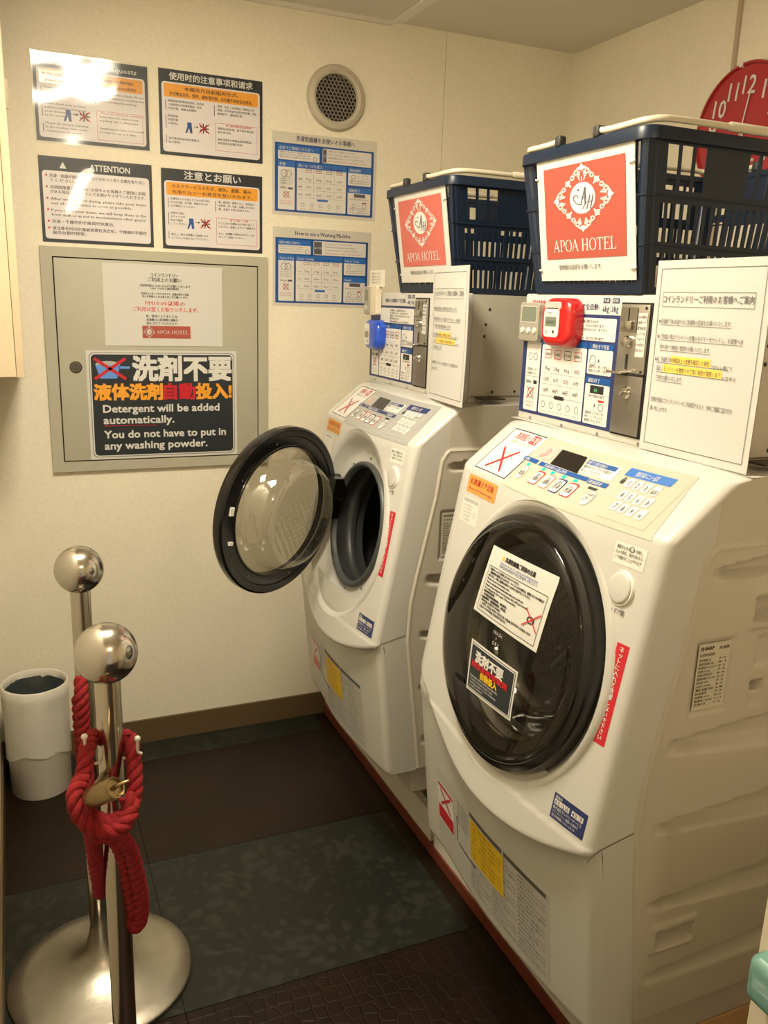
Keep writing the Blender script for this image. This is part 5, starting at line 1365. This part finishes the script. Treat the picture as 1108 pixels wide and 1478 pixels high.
    for sgn, yedge in ((-1, y0), (1, y1)):
        yp = ym+sgn*.056; b = MB(); zz = z1+.007; e = yedge+(-sgn)*.004
        pth = [(x0+.006, yp, z1+.010), (x0+.006, yp+sgn*.02, zz), (x0+.007, e-sgn*.06, zz), (x0+.010, e-sgn*.025, zz+.001), (x0+.028, e-sgn*.004, zz+.003), (x0+.07, e, zz+.004), ((x0+x1)/2, e, zz+.004), (x1-.07, e, zz+.004), (x1-.028, e-sgn*.004, zz+.003), (x1-.010, e-sgn*.025, zz+.001), (x1-.007, e-sgn*.06, zz), (x1-.006, yp+sgn*.02, zz), (x1-.006, yp, z1+.010)]
        pp = catmull(pth, 6); b.tube(pp, .0052, 10)
        # thicker grip in the middle
        mx_ = (x0+x1)/2; b.tube([(mx_-.08, e, zz+.004), (mx_-.075, e, zz+.0045), (mx_+.075, e, zz+.0045), (mx_+.08, e, zz+.004)], [.0055, .0075, .0075, .0055], 10)
        hd = obj('handle', b, M_cream, t, smooth=True, auto=60)
        for xx in (x0+.006, x1-.006):
            c = MB(); c.bbox(xx-.008, xx+.008, yp-.006-(.004 if sgn > 0 else 0), yp+.006+(.004 if sgn < 0 else 0), z1-.002, z1+.017, r=.004)
            obj('handle_pivot', c, M_dark, hd, smooth=True, auto=40)
    # sign sheet tied to the front face
    yl, yr, zt_, zb_ = sheet_fn
    def xf(v): return cx0+ix*(1-v)-.004
    def f(u, v, d): vv = (zb_+v-z0)/(zt-z0); return (xf(vv)-d, yl-u, zb_+v)
    w_, h_ = yl-yr, zt_-zb_
    b = MB(); b.grid(8, 8, lambda a, c: f(a*w_, c*h_, .0004)); b.grid(8, 8, lambda a, c: f(a*w_, c*h_, -.0008), flip=True); sh = obj('sign_sheet', b, M_paper, t, smooth=True)
    sh['label'] = 'white sheet with a red hotel sign'
    b = MB(); b.rect(f, .022/.272*w_, .038/.212*h_, w_-.022/.272*w_, h_-.020/.212*h_, .0012, 2); obj('red_square', b, M_hred if not fade else mat('print_hotel_red_faded', (.56, .13, .10), .4), sh)
    wh = MB(); ln_ = MB(); cu, cv = w_*.50, h_*.640
    ex = w_/.272
    g2 = lambda u, v, d: f(cu+(u-cu)*1.56*ex, v, d+.0018)
    emblem(g2, cu, cv, .055*h_/.212, wh, ln_)
    g3 = lambda u, v, d: f(u, v, d+.0018)
    serif(wh, g3, 'APOA HOTEL', w_*.17, .0500*h_/.212, .0200*h_/.212, w_*.66)
    obj('hotel_lettering', wh, M_wprint, sh); obj('monogram', ln_, M_inkg, sh)
    k = MB(); k.text(g3, '使用後は返却をお願いします。', w_*.45, .020*h_/.212, .010, 0, align='C', fit=w_*.46, bold=.01); obj('small_lettering', k, M_inkg, sh)
    ti = MB()
    for uu in (.006, w_-.006):
        for vv in (.018, h_-.035): ti.tube([f(uu-.006, vv, .001), f(uu, vv, .004), f(uu+.008 if uu > .1 else uu-.010, vv+.002, .001)], .0016, 6)
    obj('cable_tie', ti, M_trim, sh)
    return t
basket(1.100, 1.468, 'navy slotted laundry basket with a hotel sign, on the nearer washing machine', (1.408, 1.137, 1.669, 1.457))
basket(1.738, 2.104, 'navy slotted laundry basket with a hotel sign, on the farther washing machine', (2.048, 1.772, 1.670, 1.458), fade=True)

# ---------------------------------------------------------------- wall clock
cyc, czc, RC = 1.770, 1.865, .158
t = thing('wall_clock', (XR-.015, cyc, czc-RC), 'round red wall clock with white numerals on the right wall', 'clock')
b = MB(); b.lathe([(0, 0), (RC, 0), (RC, .022), (RC-.003, .026), (RC-.008, .026), (RC-.010, .020)], (XR, cyc, czc), (-1, 0, 0), 72); obj('rim', b, M_clockrim, t, smooth=True, auto=35)
b = MB(); b.lathe([(RC-.009, .020), (.0, .020)], (XR, cyc, czc), (-1, 0, 0), 72); obj('dial', b, M_clock, t)
rot_ = math.radians(-6)      # the clock hangs turned a little clockwise
def f(u, v, d): c_, s_ = math.cos(rot_), math.sin(rot_); return (XR-.020-d, cyc-(u*c_-v*s_), czc+(u*s_+v*c_))
k = MB()
for h_ in range(1, 13):
    a = PI/2-h_*PI/6; k.text(f, str(h_), .102*math.cos(a), .104*math.sin(a)-.022, .060, .001, align='C', fit={10: .042, 11: .030, 12: .040}.get(h_), bold=.010)
obj('numerals', k, M_wprint, t)
k = MB()
k.line(lambda u, v, d: f(u, v, d), 0, -.02, .009, .092, .0040, .004); obj('minute_hand', k, M_wprint, t)
k = MB(); k.line(f, -.006, .012, .028, -.055, .006, .003); obj('hour_hand', k, M_wprint, t)
b = MB(); b.lathe([(0, .008), (.006, .006), (.006, 0)], (XR-.020, cyc, czc), (-1, 0, 0), 20); obj('hand_cap', b, M_clockrim, t)
b = MB(); b.bbox(XR-.030, XR, 1.785, 1.796, czc+RC-.012, czc+RC+.001, r=.002); obj('clip', b, M_trim, t)

# ---------------------------------------------------------------- waste bin
t = thing('waste_bin', (.0, 2.405, 0), 'round off-white waste bin with a plastic liner, in the back left corner', 'bin')
b = MB(); b.lathe([(0, .004), (.078, .004), (.080, .0), (.082, .004), (.086, .322), (.0885, .326), (.0885, .330), (.085, .330), (.083, .325), (.079, .010), (0, .010)], (0, 2.405, 0), (0, 0, 1), 48); obj('body', b, M_bin, t, smooth=True, auto=40)
def liner(b):
    n = 48; rings = []
    prof_ = [(.076, .16, 0), (.079, .24, .4), (.0825, .318, .3), (.086, .333, .3), (.0900, .330, .4), (.0893, .30, .8), (.0880, .22, 1.0), (.0862, .125, 1.2)]
    s0 = len(b.v); rr = random.Random(5); ph = [rr.random()*6 for _ in range(6)]
    for (r, z, wv) in prof_:
        for k in range(n):
            a = 2*PI*k/n; wob = .0016*wv*(math.sin(5*a+ph[0])+.6*math.sin(11*a+ph[1]+z*40)); zz = z+(.012*math.sin(2*a+ph[2])+.006*math.sin(5*a+ph[3]))*(1 if z == .125 else 0)
            b.v.append(((r+wob)*math.cos(a), 2.405+(r+wob)*math.sin(a), zz))
    for i in range(len(prof_)-1):
        for k in range(n): b.f.append((s0+i*n+k, s0+i*n+(k+1) % n, s0+(i+1)*n+(k+1) % n, s0+(i+1)*n+k))
b = MB(); liner(b); obj('liner_film', b, M_bagw, t, smooth=True)
b = MB(); rr = random.Random(9)
b.grid(24, 10, lambda a, c: ((.081*(1-.9*c)+.003*math.sin(a*40+c*9))*math.cos(2*PI*a), 2.405+(.081*(1-.9*c)+.003*math.sin(a*40+c*9))*math.sin(2*PI*a), .312-.20*math.sin(c*PI/2)+.010*math.sin(a*31)*math.sin(c*9)), closeu=True)
obj('dark_bag_inside', b, M_bag, t, smooth=True)

# ---------------------------------------------------------------- stanchions
def stanchion(x, y, label, rz=0, knob=False):
    t = thing('rope_stanchion', (x, y, 0), label, 'stanchion', 'rope stanchions')
    b = MB(); b.lathe([(0, .0), (.183, .0), (.186, .003), (.186, .009), (.182, .013), (.150, .019), (.110, .027), (.070, .040), (.045, .056), (.030, .078), (.022, .105), (.0185, .13)], (x, y, 0), (0, 0, 1), 72); obj('base', b, M_disc, t, smooth=True, auto=40)
    b = MB(); b.lathe([(.0185, .06), (.0185, .872)], (x, y, 0), (0, 0, 1), 40); obj('pole', b, M_pole, t, smooth=True)
    b = MB(); R = .0445; b.lathe([(max(.0001, R*math.sin(PI*i/28)), .905-R*math.cos(PI*i/28)) for i in range(29)], (x, y, 0), (0, 0, 1), 48); obj('ball_finial', b, M_steel, t, smooth=True)
    return t
stanchion(.090, 1.600, 'farther steel ball-topped stanchion with its round base in view')
nr = stanchion(.097, 1.190, 'nearer steel ball-topped stanchion with red rope tied round it')
# rope holder: cylinder with lever on the nearer post, and two hooked arms
A_ = Vector((.0655, 1.096, .736)); Bv = Vector((.090, 1.062, .764))
ax = (Bv-A_).normalized(); ln_ = (Bv-A_).length
b = MB(); b.lathe([(0, -.012), (.013, -.012), (.0150, -.008), (.0155, ln_-.004), (.0140, ln_), (.0125, ln_-.001), (.012, ln_-.006), (0, ln_-.006)], A_, ax, 28); rh = obj('rope_holder', b, M_brass, nr, smooth=True, auto=40)
b = MB(); b.tube([A_+ax*(ln_-.006), A_+ax*(ln_-.002)+Vector((.004, 0, .003)), A_+ax*(ln_+.004)+Vector((.016, -.001, .007))], [.004, .003, .0018], 8); b.tube([A_+ax*(-.006), Vector((.086, 1.178, .715))], .0085, 12); obj('lever', b, M_brass, rh, smooth=True)
for sx, bx, bz in ((-1, .060, .790), (1, .133, .773)):
    b = MB(); pth = catmull([(.097+sx*.012, 1.185, .735), (bx+sx*.004, 1.172, .745), (bx, 1.170, bz-.022), (bx, 1.168, bz-.004)], 6); b.tube(pth, .0022, 8)
    b.lathe([(max(.0001, .0048*math.sin(PI*i/10)), -.0048*math.cos(PI*i/10)) for i in range(11)], (bx, 1.168, bz), (0, 0, 1), 12)
    obj('hook', b, mat('hook_white', (.75, .72, .62), .3, metal=.2), nr, smooth=True)

# ---------------------------------------------------------------- red barrier rope (three twisted strands)
def rope(name, paths, R, label, group=None, pitch=.062):
    root = thing(name, paths[0][0][:2]+(min(p[2] for q in paths for p in q),), label, 'rope', 'red barrier ropes')
    for ks in range(3):
        b = MB()
        for pth in paths:
            pp = catmull(pth, 14); L = 0; prev = None; U = None; pts = []
            for i, p_ in enumerate(pp):
                tg = (pp[min(i+1, len(pp)-1)]-pp[max(i-1, 0)]).normalized()
                if U is None:
                    a = Vector((0, 1, 0)) if abs(tg.y) < .9 else Vector((1, 0, 0)); U = tg.cross(a).normalized()
                else: U = (U-tg*U.dot(tg)).normalized(); L += (p_-prev).length
                V = tg.cross(U); an = 2*PI*L/pitch+ks*2*PI/3
                pts.append(p_+(U*math.cos(an)+V*math.sin(an))*R*.50); prev = p_
            # resample for smooth helices
            b.tube(pts, R*.60, 9)
        o = obj('strand', b, M_red, root, smooth=True, auto=60)
    return root
def at(px_x, z, y): return (px_x, y, z)
loopR = [(0.126, 1.2, 0.758), (0.127, 1.18, 0.746), (0.126, 1.16, 0.718), (0.122, 1.145, 0.693), (0.111, 1.13, 0.68), (0.091, 1.122, 0.674), (0.068, 1.12, 0.684), (0.051, 1.125, 0.699), (0.044, 1.135, 0.717), (0.049, 1.145, 0.732), (0.057, 1.15, 0.749), (0.062, 1.165, 0.767), (0.072, 1.2, 0.768), (0.091, 1.222, 0.76), (0.111, 1.222, 0.756), (0.126, 1.2, 0.758)]
knot = [(0.058, 1.135, 0.741), (0.043, 1.125, 0.736), (0.04, 1.112, 0.721), (0.047, 1.106, 0.699), (0.066, 1.102, 0.679), (0.087, 1.102, 0.672), (0.106, 1.11, 0.678), (0.116, 1.125, 0.689), (0.11, 1.135, 0.702)]
knot2 = [(0.049, 1.13, 0.707), (0.055, 1.115, 0.688), (0.066, 1.108, 0.667), (0.089, 1.108, 0.663), (0.105, 1.12, 0.667), (0.114, 1.14, 0.675)]
hang = [(0.063, 1.115, 0.691), (0.083, 1.11, 0.676), (0.099, 1.118, 0.649), (0.113, 1.135, 0.611), (0.122, 1.15, 0.558), (0.128, 1.165, 0.505), (0.127, 1.175, 0.46), (0.118, 1.18, 0.442), (0.113, 1.188, 0.46), (0.112, 1.196, 0.499), (0.109, 1.205, 0.55), (0.097, 1.215, 0.577)]
hang2 = [(0.084, 1.12, 0.661), (0.098, 1.14, 0.619), (0.108, 1.16, 0.569), (0.115, 1.172, 0.51), (0.119, 1.18, 0.467)]
tail = [(0.059, 1.13, 0.672), (0.064, 1.17, 0.604), (0.069, 1.2, 0.539), (0.075, 1.232, 0.477)]
far1 = [(0.081, 1.575, 0.698), (0.079, 1.556, 0.662), (0.079, 1.553, 0.591), (0.081, 1.553, 0.502), (0.083, 1.553, 0.41), (0.087, 1.556, 0.329), (0.091, 1.56, 0.229)]
far2 = [(0.075, 1.585, 0.656), (0.074, 1.58, 0.578), (0.076, 1.575, 0.49), (0.079, 1.572, 0.384)]
rope('barrier_rope', [loopR, knot, knot2, hang, hang2, tail], .0112, 'red twisted rope looped and knotted round the nearer stanchion', pitch=.046)
rope('barrier_rope', [far1, far2], .0125, 'red twisted rope hanging down beside the farther stanchion pole', pitch=.05)

# ---------------------------------------------------------------- bottom right: cream cabinet with a teal tray
t = thing('cream_stand', (.96, .46, 0), 'cream stand with a teal rounded ledge at the bottom right corner', 'stand')
boxobj('body', (.777, 1.25, .30, .600, 0, .90), mat('stand_cream', (.62, .55, .41), .45, vary=.03), t, r=.006)
b = MB(); b.bbox(.748, 1.10, .15, .590, .618, .682, r=.014, seg=5); obj('teal_ledge', b, M_teal, t, smooth=True, auto=60)

# ---------------------------------------------------------------- ceiling lamp fixture (above the frame)
LX, LY = .24, 1.32
t = thing('ceiling_lamp', (LX, LY, ZC-.02), 'square cream ceiling lamp above the aisle', 'lamp')
b = MB(); 
for d_ in ((LX-.19, LX-.165, LY-.21, LY+.21), (LX+.165, LX+.19, LY-.21, LY+.21), (LX-.165, LX+.165, LY-.21, LY-.185), (LX-.165, LX+.165, LY+.185, LY+.21)): b.box(*d_, ZC-.020, ZC)
obj('frame', b, M_trim, t)
b = MB(); b.box(LX-.164, LX+.164, LY-.184, LY+.184, ZC-.012, ZC-.004); obj('diffuser', b, mat('lamp_diffuser', (1.0, .90, .70), .5, emit=4.0), t)
